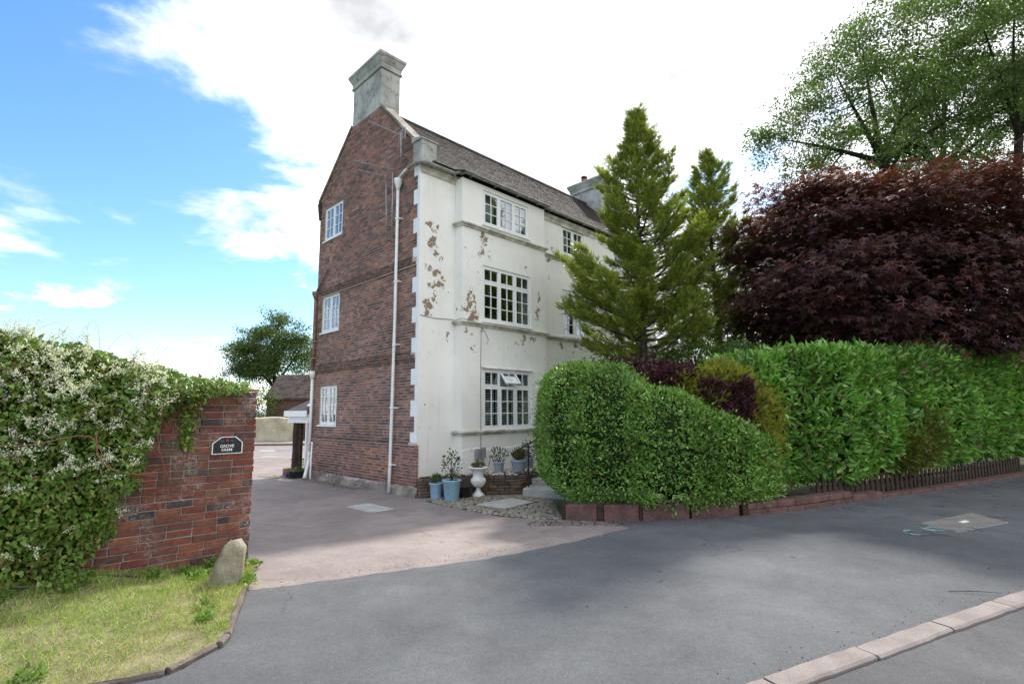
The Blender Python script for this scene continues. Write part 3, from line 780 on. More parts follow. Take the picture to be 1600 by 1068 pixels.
def conifer(name, base, apex, prof, nb, label, seed):
    """golden cypress: straight trunk, upswept branches carrying flat feathery sprays"""
    rs = np.random.default_rng(seed)
    B0 = Vector(base); root = empty(name, base); o3 = np.array(base)
    top = Vector(apex); H = top.z - B0.z
    mb = MB()
    mb.tube([(top - B0) * t + Vector((0.03 * math.sin(7 * t), 0.02 * math.sin(9 * t), 0)) for t in [i / 10 for i in range(11)]], [0.15 * (1 - .93 * i / 10) for i in range(11)], 8)
    mb.build('trunk', MT['bark'], root, True)
    zs = np.array([p[0] for p in prof][::-1]); rr = np.array([p[1] for p in prof][::-1]); lo = zs[0]
    bm_ = MB(); Ps, As, Ns, Ss = [], [], [], []
    up = Vector((0, 0, 1))
    for i in range(nb):
        u = (i + rs.uniform()) / nb; z = lo + (top.z - lo - .03) * u ** 0.92
        az = i * 2.39996 + rs.normal(0, .3)
        R = max(.1, np.interp(z, zs, rr) * .9 * (1 + 0.24 * math.sin(2 * az + z * 2.3 + seed)) * rs.uniform(0.5, 1.25))
        fr = (z - B0.z) / H; c = B0 + (top - B0) * fr; h = Vector((math.cos(az), math.sin(az), 0))
        rise = R * (rs.uniform(.1, .4) + .45 * max(0, fr - .45))
        p0, p1, p2 = c - up * R * .12, c + h * R * .55 - up * R * (.14 - .3 * max(0, fr - .5)), c + h * R + up * rise
        bm_.tube([q - B0 for q in bez(p0, p1, p2, 5)], [0.02 * (R + .3) * (1 - .17 * k) for k in range(6)], 4, cap=False)
        nt = int(9 + R * 15)
        for k in range(nt):
            t = min(1.0, .34 + .66 * ((k + rs.uniform(0, .9)) / nt) ** .62)
            p = p0 * (1 - t) ** 2 + p1 * 2 * t * (1 - t) + p2 * t * t
            dv = ((p1 - p0) * (1 - t) + (p2 - p1) * t).normalized(); side = dv.cross(up).normalized() * (1 if k % 2 else -1)
            tl = (.14 + .3 * R * (1.1 - t)) * rs.uniform(.7, 1.25)
            e = p + (dv * .8 + side * rs.uniform(.35, .95) + up * rs.uniform(-.35, .65)).normalized() * tl
            if k == nt - 1: e = p + (dv + up * .4).normalized() * .16
            ns = max(4, int(tl / .034))
            for q in range(ns):
                f = (q + rs.uniform(.2, 1)) / ns; b = p.lerp(e, f); td = (e - p).normalized(); ts = td.cross(up).normalized()
                a = td * .9 + ts * (rs.uniform(.2, .8) * (1 if q % 2 else -1)) + up * rs.uniform(-.15, .5)
                b = b + Vector((rs.normal(0, .02), rs.normal(0, .02), rs.normal(0, .03)))
                Ps.append((b.x, b.y, b.z)); As.append((a.x, a.y, a.z)); Ns.append((rs.normal(0, .45), rs.normal(0, .45), .9)); Ss.append(rs.uniform(.1, .2))
    bo_ = bm_.build('branches', MT['bark'], root); bo_['kind'] = 'stuff'
    P = np.array(Ps); A = np.array(As); NN = norm(np.array(Ns)); S = np.array(Ss); m = len(P)
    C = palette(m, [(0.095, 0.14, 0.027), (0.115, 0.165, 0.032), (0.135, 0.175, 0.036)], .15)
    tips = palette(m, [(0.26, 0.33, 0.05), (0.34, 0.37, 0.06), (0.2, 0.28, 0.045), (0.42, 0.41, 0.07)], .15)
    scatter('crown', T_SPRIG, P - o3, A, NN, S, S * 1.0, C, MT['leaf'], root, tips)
    tag(root, label, 'conifer')
    return root
# ------------------------------------------------------------------ the farmhouse
HC = (-2.2936, 12.5217, 0.0); HRZ = math.atan2(0.71323374, 0.70092627)
house = empty('farmhouse', HC, HRZ)
tag(house, 'tall three-storey brick farmhouse with a peeling white front and two rendered chimneys', 'house')
HCOS, HSIN = math.cos(HRZ), math.sin(HRZ)
def hw_(s, t, z=0.0): return (HC[0] + s * HCOS - t * HSIN, HC[1] + s * HSIN + t * HCOS, z)

def P3(pl, a, o, z): return (a, -o, z) if pl == 'F' else (-o, a, z)
def pbox(mb, pl, a0, a1, o0, o1, z0, z1, c=None):
    if pl == 'F': mb.box(a0, a1, -o1, -o0, z0, z1, c)
    else: mb.box(-o1, -o0, a0, a1, z0, z1, c)

def panel(mb, pl, a0, a1, z0, z1, of, ob, holes):
    """wall leaf with rectangular openings: faces, reveals and outer edges, no overlaps"""
    As = sorted({a0, a1, *[h[0] for h in holes], *[h[1] for h in holes]}); As = [a for a in As if a0 <= a <= a1]
    Zs = sorted({z0, z1, *[h[2] for h in holes], *[h[3] for h in holes]}); Zs = [z for z in Zs if z0 <= z <= z1]
    idx = {}
    def V(a, o, z):
        k = (round(a, 4), round(o, 4), round(z, 4))
        if k not in idx: idx[k] = len(mb.v); mb.v.append(P3(pl, a, o, z))
        return idx[k]
    solid = {}
    for i in range(len(As) - 1):
        for j in range(len(Zs) - 1):
            ca, cz = (As[i] + As[i + 1]) / 2, (Zs[j] + Zs[j + 1]) / 2
            solid[i, j] = not any(h[0] < ca < h[1] and h[2] < cz < h[3] for h in holes)
    for (i, j), s in solid.items():
        if not s: continue
        a, b, c, d = As[i], As[i + 1], Zs[j], Zs[j + 1]
        mb.f.append((V(a, of, c), V(b, of, c), V(b, of, d), V(a, of, d)))
        mb.f.append((V(a, ob, c), V(a, ob, d), V(b, ob, d), V(b, ob, c)))
        for (ni, nj), e in (((i - 1, j), (a, c, a, d)), ((i + 1, j), (b, d, b, c)), ((i, j - 1), (b, c, a, c)), ((i, j + 1), (a, d, b, d))):
            if not solid.get((ni, nj), False):
                mb.f.append((V(e[0], of, e[1]), V(e[2], of, e[3]), V(e[2], ob, e[3]), V(e[0], ob, e[1])))

pane_cache = {}
def pane(parent, pl, a0, a1, o, z0, z1):
    key = (pl, round(a1 - a0, 3), round(z1 - z0, 3))
    if key not in pane_cache:
        mb = MB(); w, h = (a1 - a0) / 2, (z1 - z0) / 2
        pbox(mb, pl, -w, w, -0.002, 0.002, -h, h); pane_cache[key] = mb.mesh('pane', MT['glass'])
    ob = bpy.data.objects.new('pane', pane_cache[key]); col.objects.link(ob); ob.parent = parent
    ob.location = P3(pl, (a0 + a1) / 2, o, (z0 + z1) / 2)
    # panes never sit perfectly true
    t = random.uniform(-0.006, 0.006), random.uniform(-0.006, 0.006)
    ob.rotation_euler = (t[0], 0, t[1]) if pl == 'F' else (0, t[0], t[1])
    return ob

def casement(mb, glz, pl, a0, a1, z0, z1, o, rows, cols, st=0.042):
    """sash members between a0..a1, z0..z1 with the front at offset o; appends pane rectangles to glz"""
    ob = o - 0.045; b = 0.011
    pbox(mb, pl, a0, a0 + st, ob, o, z0, z1); pbox(mb, pl, a1 - st, a1, ob, o, z0, z1)
    pbox(mb, pl, a0 + st, a1 - st, ob, o, z0, z0 + st); pbox(mb, pl, a0 + st, a1 - st, ob, o, z1 - st, z1)
    ia, ib, ic, id_ = a0 + st, a1 - st, z0 + st, z1 - st
    for c in range(1, cols):
        x = ia + (ib - ia) * c / cols; pbox(mb, pl, x - b, x + b, ob + 0.008, o - 0.006, ic, id_)
    for r in range(1, rows):
        z = ic + (id_ - ic) * r / rows
        for c in range(cols):
            x0 = ia + (ib - ia) * c / cols + (b if c else 0); x1 = ia + (ib - ia) * (c + 1) / cols - (b if c < cols - 1 else 0)
            pbox(mb, pl, x0, x1, ob + 0.008, o - 0.006, z - b, z + b)
    for r in range(rows):
        for c in range(cols):
            x0 = ia + (ib - ia) * c / cols + (b if c else 0); x1 = ia + (ib - ia) * (c + 1) / cols - (b if c < cols - 1 else 0)
            zz0 = ic + (id_ - ic) * r / rows + (b if r else 0); zz1 = ic + (id_ - ic) * (r + 1) / rows - (b if r < rows - 1 else 0)
            glz.append((x0, x1, zz0, zz1))

def window(pl, of, a0, a1, z0, z1, nl, rows, top=0.0, opened=None, inner=None, label=None, sill=0.03):
    mb = MB(); glz = []; o = of - 0.03; fw = 0.05
    # outer frame
    pbox(mb, pl, a0, a0 + fw, o - 0.09, o, z0, z1); pbox(mb, pl, a1 - fw, a1, o - 0.09, o, z0, z1)
    pbox(mb, pl, a0 + fw, a1 - fw, o - 0.09, o, z0, z0 + fw); pbox(mb, pl, a0 + fw, a1 - fw, o - 0.09, o, z1 - fw, z1)
    ia, ib, ic, id_ = a0 + fw, a1 - fw, z0 + fw, z1 - fw
    mw = 0.045; lw = (ib - ia - mw * (nl - 1)) / nl; sash_open = None
    zt = id_ - top if top else id_
    for i in range(nl):
        x0 = ia + i * (lw + mw); x1 = x0 + lw
        if i: pbox(mb, pl, x0 - mw, x0, o - 0.088, o - 0.002, ic, id_)
        casement(mb, glz, pl, x0, x1, ic, zt - (0.0225 if top else 0), o + 0.008, rows, 2)
        if top:
            pbox(mb, pl, x0, x1, o - 0.086, o - 0.003, zt - 0.0225, zt + 0.0225)
            if opened == i: sash_open = (x0, x1, zt + 0.0225, id_)
            else: casement(mb, glz, pl, x0, x1, zt + 0.0225, id_, o + 0.008, 1, 2)
    w = mb.build('window', MT['white'], house)
    if label: w['label'] = label
    for q in glz: pane(w, pl, q[0], q[1], o - 0.018, q[2], q[3])
    if sill:
        sb = MB(); pbox(sb, pl, a0 - 0.04, a1 + 0.04, of - 0.05, of + 0.055, z0 - 0.045, z0 - 0.002); so = sb.build('sill', MT['white'], w)
    if sash_open:
        x0, x1, za, zb = sash_open
        sm = MB(); gz = []
        casement(sm, gz, 'F', x0 - (x0 + x1) / 2, x1 - (x0 + x1) / 2, za - zb, 0.0, 0.0, 1, 2)
        for q in gz: sm.box(q[0], q[1], 0.019, 0.023, q[2], q[3])
        so = sm.build('open_sash', MT['white'], w)
        so.data.materials.append(MT['glass'])
        for p in list(so.data.polygons)[-6 * len(gz):]: p.material_index = 1
        so.location = ((x0 + x1) / 2, -(o + 0.012), zb); so.rotation_euler = (R_(-38), 0, 0)
        so['label'] = 'top-hung sash propped open'
    if inner == 'shutter':
        sm = MB()
        for i in range(nl):
            x0 = ia + i * (lw + mw); x1 = x0 + lw
            pbox(sm, pl, x0 + .02, x0 + .05, of - .26, of - .23, ic, id_); pbox(sm, pl, x1 - .05, x1 - .02, of - .26, of - .23, ic, id_)
            z = ic + 0.04
            while z < id_ - 0.03:
                for (dz0, dz1, oo0, oo1) in ((0.0, 0.006, -.275, -.215),):
                    sm.hexa([P3(pl, x0 + .05, of - .28, z + .018), P3(pl, x1 - .05, of - .28, z + .018), P3(pl, x1 - .05, of - .215, z - .012), P3(pl, x0 + .05, of - .215, z - .012),
                             P3(pl, x0 + .05, of - .28, z + .026), P3(pl, x1 - .05, of - .28, z + .026), P3(pl, x1 - .05, of - .215, z - .004), P3(pl, x0 + .05, of - .215, z - .004)])
                z += 0.066
        sm.build('shutter', MT['white'], w)
    elif inner == 'curtain':
        cm = MB()
        for i in range(nl):
            x0 = ia + i * (lw + mw) + lw * 0.42; x1 = ia + i * (lw + mw) + lw * 1.02
            nn = 14; vs = []; fs = []
            for k in range(nn + 1):
                a = x0 + (x1 - x0) * k / nn; oo = of - 0.24 + 0.02 * math.sin(k * 2.3 + i)
                vs += [P3(pl, a, oo, ic - .05), P3(pl, a, oo, id_ + .05), P3(pl, a, oo - 0.003, id_ + .05), P3(pl, a, oo - 0.003, ic - .05)]
            for k in range(nn):
                for j in range(4): fs.append((k * 4 + j, k * 4 + (j + 1) % 4, k * 4 + 4 + (j + 1) % 4, k * 4 + 4 + j))
            cm.add(vs, fs)
        cm.build('curtain', MT['curtain'], w, True)
    return w

# -- openings
BAY0, BAY1, BO = 1.13, 4.45, 0.30
GH = [(4.15, 5.36, 7.16, 8.28), (4.16, 5.31, 4.14, 5.31), (4.12, 5.23, 1.27, 2.47)]
BH = [(1.88, 3.72, 6.76, 7.75), (1.85, 3.78, 4.05, 5.59), (1.86, 3.75, 1.17, 2.76)]
FH = [(5.70, 6.90, 6.80, 7.76), (5.63, 6.98, 4.05, 5.59), (5.63, 6.98, 1.17, 2.76), (8.75, 9.95, 6.80, 7.76), (8.7, 10.05, 4.05, 5.59), (8.7, 10.05, 1.17, 2.76)]
HL = 11.65; HD = 5.7
# -- front wall and bay
mb = MB(); panel(mb, 'F', 0.0, HL, -0.45, 8.02, 0.0, -0.28, FH + [(h[0] - .05, h[1] + .05, h[2] - .05, h[3] + .05) for h in BH])
mb.build('front_wall', MT['facade'], house)
mb = MB(); panel(mb, 'F', BAY0, BAY1, -0.45, 7.88, BO, 0.003, BH)
mb.build('bay', MT['facade'], house)
# -- gable backing with openings, triangle above
mb = MB(); panel(mb, 'G', 0.004, HD, -0.45, 8.0, 0.0, -0.27, GH[1:] + [(GH[0][0], GH[0][1], GH[0][2], 8.0)])
mb.build('gable_wall', MT['mortar'], house)
mb = MB(); panel(mb, 'G', 0.30, HD, 8.003, 8.62, 0.0, -0.27, [(GH[0][0], GH[0][1], 7.9, GH[0][3])])
mb.hexa([(0, 0.30, 8.62), (0.27, 0.30, 8.62), (0.27, HD, 8.62), (0, HD, 8.62), (0, 2.06, 10.43), (0.27, 2.06, 10.43), (0.27, 3.71, 10.43), (0, 3.71, 10.43)])
mb.build('gable_top', MT['pale_mortar'], house)
# far gable, rear wall, floors and partitions
mb = MB(); mb.box(HL - .27, HL - .002, 0.285, HD - .3, -.45, 8.3)
mb.hexa([(HL - .27, 0.0, 8.3), (HL - .002, 0.0, 8.3), (HL - .002, HD, 8.3), (HL - .27, HD, 8.3), (HL - .27, 2.84, 10.85), (HL - .002, 2.84, 10.85), (HL - .002, 2.86, 10.85), (HL - .27, 2.86, 10.85)])
mb.build('far_gable', MT['sandstone'], house)
mb = MB(); mb.box(0.28, HL - .002, HD - .28, HD - .002, -.45, 8.35); mb.build('rear_wall', MT['sandstone'], house)
mb = MB()
for z in (0.25, 3.2, 5.95, 8.3): mb.box(0.29, HL - .29, 0.3, HD - .3, z, z + .18)
mb.build('floor_slab', MT['room'], house)
mb = MB(); mb.box(0.29, HL - .29, 3.0, 3.1, 0.43, 8.3)
for x in (5.0, 7.8): mb.box(x, x + .1, 0.3, 3.0, .44, 8.29)
mb.box(0.3, 5.0, 3.98, 4.05, .44, 8.28)
mb.build('partition', MT['room'], house)

# -- gable brickwork, laid course by course
BRK = [(0.31, 0.165, 0.128), (0.28, 0.152, 0.12), (0.235, 0.138, 0.114), (0.335, 0.18, 0.135), (0.18, 0.12, 0.106), (0.3, 0.168, 0.132), (0.145, 0.105, 0.097)]
def quoin_t(z):
    if z < 0.88: return -0.06
    if z > 7.93: return 0.31 + max(0.0, (z - 8.66) * 1.0)
    k = (z - 1.53) / 0.77; f = k - math.floor(k)
    return 0.27 if f < 0.51 else 0.10
def left_t(z): return HD if z < 8.62 else HD + 0.03 - (z - 8.62) * 1.1
mbs = {'main': MB(), 'top': MB()}
course = 0.0757; z = -0.12; row = 0
while z < 10.42:
    zc_ = z + course / 2
    lo, hi = quoin_t(zc_), left_t(zc_)
    if zc_ > 8.66: lo = 0.31 + (zc_ - 8.66) * 0.985
    iv = [(lo, hi)]
    for h in GH:
        if h[2] - 0.02 < zc_ < h[3] + 0.0:
            nv = []
            for a, b in iv:
                if h[0] > a: nv.append((a, min(b, h[0])))
                if h[1] < b: nv.append((max(a, h[1]), b))
            iv = nv
    proud = 0.009; dark = 1.0
    if zc_ < 0.9: proud = 0.058
    for b0, b1 in ((5.30, 5.53), (2.90, 3.11), (0.83, 0.92)):
        if b0 < zc_ < b1: proud = 0.058 if zc_ > 1 else 0.085; dark = 0.55
    hdr = row % 4 == 0
    for a, b in iv:
        x = a
        first = True
        while x < b - 0.015:
            L = 0.103 if hdr else 0.213
            if first and not hdr and row % 2: L = 0.103
            if first and hdr: L = 0.06
            first = False
            if random.random() < 0.05: L = 0.103
            e = min(b, x + L)
            if b - e < 0.03: e = b
            c = random.choice(BRK); k = random.uniform(0.8, 1.2) * dark
            if zc_ < 0.75: c = random.choice([(0.3, 0.14, 0.105), (0.26, 0.13, 0.1), (0.2, 0.115, 0.095), (0.33, 0.17, 0.13), (0.15, 0.1, 0.09)])
            if zc_ < 0.72 and 1.1 < x < 2.3 and zc_ > .02 and random.random() < .75 - abs(x - 1.7) * .6: c = random.choice([(0.4, 0.19, 0.11), (0.36, 0.2, 0.13), (0.45, 0.24, 0.16)])
            k *= 1 + 0.12 * math.sin(x * 1.7 + 1.1 * math.sin(zc_ * .9)) * math.sin(zc_ * 1.3 + .7 * math.sin(x * 1.1)) + .1 * math.sin(zc_ * 4.1 + x * 2.3)
            if zc_ < .15 or random.random() < .03: k *= .8
            pr = proud + random.uniform(-0.003, 0.003)
            j = lambda: random.uniform(-0.0015, 0.0015)
            m_ = mbs['top' if zc_ > 8.0 else 'main']
            y0, y1, z0_, z1_ = x + j(), e - 0.013 + j(), z + j(), z + course - 0.0145 + j()
            m_.add([(-pr, y0, z0_), (-pr, y1, z0_), (-pr, y1, z1_), (-pr, y0, z1_), (0.004, y0, z0_), (0.004, y1, z0_), (0.004, y1, z1_), (0.004, y0, z1_)],
                   [(0, 3, 2, 1), (0, 1, 5, 4), (1, 2, 6, 5), (2, 3, 7, 6), (3, 0, 4, 7)], (c[0] * k, c[1] * k, c[2] * k))
            x = e
    z += course; row += 1
for k_, m_ in mbs.items():
    o = m_.build('brickwork', MT['house_brick'], house); o['kind'] = 'stuff'
# mortar behind the bricks that stand proud: plinth and string courses
for nm, bx_ in (('plinth', (-0.047, -0.002, -0.055, HD, -0.45, 0.86)), ('plinth_cap', (-0.074, -0.047, -0.05, HD, 0.842, 0.905)), ('string_band', (-0.045, -0.002, 0.1, HD - .01, 2.905, 3.1)), ('string_band', (-0.045, -0.002, 0.1, HD - .01, 5.305, 5.52))):
    mb = MB(); mb.box(*bx_); mb.build(nm, MT['mortar'], house)
# lumpy cement and rubble along the foot of the gable
mb = MB(); n = 150; vs = []; fs = []
for i in range(n + 1):
    t = -0.1 + (HD + 0.1) * i / n
    h = -0.14 + 0.05 * math.sin(t * 1.7) + 0.03 * math.sin(t * 5.1 + 1) + 0.02 * math.sin(t * 11) + random.uniform(-.012, .012)
    b = 0.11 + 0.02 * math.sin(t * 4.0) + random.uniform(-.012, .012)
    vs += [(-b - .03, t, -0.5), (-b, t, -0.28 + random.uniform(-.04, .02)), (-b + .045, t, h - .07), (-0.055, t, h), (-0.03, t, h - .02)]
for i in range(n):
    for j in range(4): fs.append((i * 5 + j, i * 5 + j + 1, i * 5 + j + 6, i * 5 + j + 5))
mb.add(vs, fs); mb.build('rubble_foot', MT['cement'], house, True)
# -- quoins
z = 0.90; long_ = False
while z < 7.9:
    k = (z - 1.53) / 0.77
    nx = []
    for q in range(-1, 10):
        nx += [1.53 + .77 * q, 1.53 + .77 * q + .393]
    z2 = min([v for v in nx if v > z + 0.02] + [7.93]); z2 = min(z2, 7.93)
    kk = ((z + z2) / 2 - 1.53) / .77; isl = (kk - math.floor(kk)) < 0.51
    mb = MB(); mb.box(-0.022, 0.003, -0.006, 0.27 if isl else 0.10, z + 0.001, z2 - 0.001)
    o = mb.build('quoin', MT['white'], house)
    z = z2
# -- kneelers, coping, string mouldings
mb = MB(); mb.box(-0.05, 0.42, -0.10, 0.30, 7.98, 8.60)
mb.hexa([(-.08, -.13, 8.60), (.45, -.13, 8.60), (.45, .34, 8.60), (-.08, .34, 8.60), (-.08, -.13, 8.64), (.45, -.13, 8.64), (.45, .34, 8.78), (-.08, .34, 8.78)])
bevel_smooth(mb.build('kneeler', MT['chimney'], house), 0.012)
for pts in ([(-.05, .30, 8.70), (.34, .30, 8.70), (.34, 2.06, 10.50), (-.05, 2.06, 10.50), (-.05, .28, 8.79), (.34, .28, 8.79), (.34, 2.06, 10.59), (-.05, 2.06, 10.59)],
            [(-.05, 3.71, 10.46), (.34, 3.71, 10.46), (.34, 5.80, 8.60), (-.05, 5.80, 8.60), (-.05, 3.71, 10.55), (.34, 3.71, 10.55), (.34, 5.82, 8.69), (-.05, 5.82, 8.69)]):
    mb = MB(); mb.hexa(pts); mb.build('coping', MT['cement'], house)
mb = MB(); mb.hexa([(-.04, 5.62, 8.0), (.3, 5.62, 8.0), (.3, 5.74, 8.0), (-.04, 5.74, 8.0), (-.04, 5.62, 8.6), (.3, 5.62, 8.6), (.3, 5.88, 8.6), (-.04, 5.88, 8.6)]); mb.build('corbel', MT['dark_timber'], house)
def moulding(name, segs, z0_, prof):
    """profile (offset, dz) swept along straight facade runs (a0, a1, offset of wall)"""
    mb = MB()
    for a0, a1, of, ea, eb in segs:
        n = len(prof); k = len(mb.v)
        for a, ex in ((a0, ea), (a1, eb)):
            for o, dz in prof: mb.v.append((a + ex * o, -(of + o), z0_ + dz))
        for i in range(n - 1): mb.f.append((k + i, k + n + i, k + n + i + 1, k + i + 1))
        mb.f += [tuple(k + i for i in range(n)), tuple(k + n + i for i in range(n - 1, -1, -1))]
    return mb.build(name, MT['cornice'], house)
PR = [(-.004, 0), (.035, .01), (.05, .05), (.1, .075), (.1, .11), (.03, .13), (-.004, .135)]
for zz in (6.52, 3.86, 1.03):
    moulding('string_course', [(BAY0, BAY1, BO, -1, 1)], zz, PR); moulding('string_course', [(BAY1 + .004, HL, 0, 0, 0)], zz, PR)
    mb = MB()                                # the moulding turns the corner of the bay
    for i in range(len(PR) - 1):
        (o0, d0), (o1, d1) = PR[i], PR[i + 1]
        mb.add([(BAY0 - o0, -(BO + o0), zz + d0), (BAY0 - o0, 0.0, zz + d0), (BAY0 - o1, 0.0, zz + d1), (BAY0 - o1, -(BO + o1), zz + d1)], [(0, 1, 2, 3)])
    mb.build('string_return', MT['cornice'], house)
PC = [(-.004, 0), (.02, .0), (.03, .04), (.03, .1), (.06, .14), (.09, .2), (.09, .22), (-.004, .22)]
moulding('eaves_cornice', [(0.0, BAY0 - .004, 0, -1, 0)], 7.74, PC); moulding('eaves_cornice', [(BAY1 + .004, HL, 0, 0, 0)], 7.74, PC)
# plain plinth on the front, its top edge washed wavy with paint
mb = MB(); vs = []; fs = []; n = 40
for i in range(n + 1):
    a = BAY0 + .002 + (BAY1 - BAY0 - .004) * i / n; h = 0.66 + 0.03 * math.sin(i * .33) + .012 * math.sin(i * 1.1)
    vs += [(a, -BO - .001, -.4), (a, -BO - .045, -.4), (a, -BO - .03, h), (a, -BO - .001, h + .015)]
for i in range(n):
    for j in range(3): fs.append((i * 4 + j, i * 4 + j + 1, i * 4 + j + 5, i * 4 + j + 4))
fs += [(0, 1, 2, 3), (n * 4 + 3, n * 4 + 2, n * 4 + 1, n * 4)]
mb.add(vs, fs); mb.build('front_plinth', MT['facade'], house)
# -- gutters: half-round troughs on brackets
def gutter(pts, r=0.062):
    mb = MB(); n = 8; k = len(mb.v)
    P_ = [Vector(p) for p in pts]
    for i, p in enumerate(P_):
        d = (P_[min(i + 1, len(P_) - 1)] - P_[max(i - 1, 0)]); d.z = 0; d.normalize(); s = Vector((d.y, -d.x, 0))
        for q, rr in (('o', r), ('i', r - 0.008)):
            for j in range(n + 1):
                t = math.pi * j / n; mb.v.append(tuple(p + s * math.cos(t) * rr - Vector((0, 0, math.sin(t) * rr))))
    m = 2 * (n + 1)
    for i in range(len(P_) - 1):
        for j in range(n):
            mb.f.append((k + i * m + j, k + i * m + j + 1, k + (i + 1) * m + j + 1, k + (i + 1) * m + j))
            b = n + 1; mb.f.append((k + i * m + b + j + 1, k + i * m + b + j, k + (i + 1) * m + b + j, k + (i + 1) * m + b + j + 1))
        for j in (0, n): mb.f.append((k + i * m + j, k + (i + 1) * m + j, k + (i + 1) * m + n + 1 + j, k + i * m + n + 1 + j))
    for i in range(len(P_) - 1):           # brackets
        L = (P_[i + 1] - P_[i]).length
        for q in range(int(L / .9) + 1):
            p = P_[i].lerp(P_[i + 1], min(1, (q * .9 + .25) / max(L, .3)))
            mb.box(p.x - .012, p.x + .012, p.y - .07, p.y + .09, p.z - .085, p.z - .064)
    return mb.build('gutter', MT['gutter'], house, True)
gutter([(-0.16, 0.35, 7.93), (-0.15, -0.02, 7.95), (0.0, -0.17, 7.97), (0.95, -0.17, 7.98), (1.1, -0.44, 7.99), (4.5, -0.44, 7.98), (4.62, -0.2, 8.06), (HL, -0.2, 8.08)])
# -- roof: boarding, then plain tiles
SL = (10.92 - 8.10) / 3.0
def roofz(t): return 8.10 + (t + 0.15) * SL
mb = MB()
mb.hexa([(.28, -.15, 8.02), (HL, -.15, 8.02), (HL, 2.85, 10.84), (.28, 2.85, 10.84), (.28, -.15, 8.07), (HL, -.15, 8.07), (HL, 2.85, 10.89), (.28, 2.85, 10.89)])
mb.hexa([(1.0, -.45, 7.93), (4.55, -.45, 7.93), (4.55, -.15, 8.05), (1.0, -.15, 8.05), (1.0, -.45, 7.96), (4.55, -.45, 7.96), (4.55, -.15, 8.085), (1.0, -.15, 8.085)])
mb.hexa([(.28, 2.85, 10.84), (HL, 2.85, 10.84), (HL, 5.85, 8.3), (.28, 5.85, 8.3), (.28, 2.85, 10.9), (HL, 2.85, 10.9), (HL, 5.85, 8.37), (.28, 5.85, 8.37)])
mb.tube([(.3, 2.85, 10.9), (HL, 2.85, 10.9)], 0.09, 8)
roof = mb.build('roof', MT['tile'], house)
_at = roof.data.attributes.new('col', 'FLOAT_COLOR', 'POINT'); _at.data.foreach_set('color', [1.0] * (4 * len(roof.data.vertices)))
mb = MB(); sl = math.hypot(3.0, 2.82); ux, uz = 3.0 / sl, 2.82 / sl; nx_, nz_ = -uz, ux
def tile_rows(x0, x1, t0, z0_, du, dz_, rows):
    L = math.hypot(du, dz_); a, b = du / L, dz_ / L
    for r in range(rows):
        x = x0 - (0.082 if r % 2 else 0)
        sag = 0
        while x < x1:
            xa, xb = max(x0, x), min(x1, x + 0.162)
            if xb - xa > 0.02:
                lift = random.uniform(0.016, 0.021); d0 = r * 0.1 + random.uniform(-.004, .004); d1 = d0 + 0.13
                k = random.uniform(0.85, 1.15); c = random.choice([(1, 1, 1), (1.06, 1.0, .97), (.9, .9, .93), (1.12, 1.05, 1.0)]); c = tuple(q * k for q in c)
                y0, zz0 = t0 + a * d0 - b * lift, z0_ + b * d0 + a * lift; y1, zz1 = t0 + a * d1 - b * .004, z0_ + b * d1 + a * .004
                yb, zb = t0 + a * d0 - b * (lift - .016), z0_ + b * d0 + a * (lift - .016)
                mb.add([(xa, y0, zz0), (xb, y0, zz0), (xb, y1, zz1), (xa, y1, zz1), (xa, yb, zb), (xb, yb, zb)], [(0, 1, 2, 3), (4, 5, 1, 0)], c)
            x += 0.166
tile_rows(0.34, HL, -.18, 8.05 + .01, 3.0, 2.82, 41)
tile_rows(1.0, 4.55, -.5, 7.95, .32, .12, 4)
o = mb.build('tiles', MT['tile'], roof); o['kind'] = 'stuff'
# -- chimneys
def chimney(x0, x1, t0, t1, zb, ztop, pot=None):
    mb = MB()
    mb.box(x0, x1, t0, t1, zb, ztop - .50)
    def fr_(e0, e1, z0_, z1_): mb.hexa([(x0 - e0, t0 - e0, z0_), (x1 + e0, t0 - e0, z0_), (x1 + e0, t1 + e0, z0_), (x0 - e0, t1 + e0, z0_), (x0 - e1, t0 - e1, z1_), (x1 + e1, t0 - e1, z1_), (x1 + e1, t1 + e1, z1_), (x0 - e1, t1 + e1, z1_)])
    fr_(.05, .05, ztop - .499, ztop - .43); fr_(.02, .04, ztop - .429, ztop - .32); fr_(.035, .12, ztop - .319, ztop - .13); fr_(.13, .14, ztop - .129, ztop - .03); fr_(.12, .04, ztop - .029, ztop + .02)
    c = bevel_smooth(mb.build('chimney', MT['chimney'], house), 0.02, 2)
    if pot:
        pm = MB(); pm.lathe([(.11, ztop), (.1, ztop + .2), (.13, ztop + .21), (.13, ztop + .26), (.1, ztop + .27)], 16, pot[0], pot[1]); p = pm.build('chimney_pot', MT['terracotta'], c, True)
        pm = MB(); pm.lathe([(.1, ztop + .275), (.14, ztop + .3), (.15, ztop + .36), (.13, ztop + .4), (.02, ztop + .41)], 16, pot[0], pot[1]); pm.build('pot_cowl', MT['black_iron'], c, True)
    return c
chimney(-0.004, 0.64, 2.06, 3.71, 10.38, 12.2)
chimney(11.0, 11.64, 2.0, 3.66, 10.2, 12.0, (11.32, 3.1))
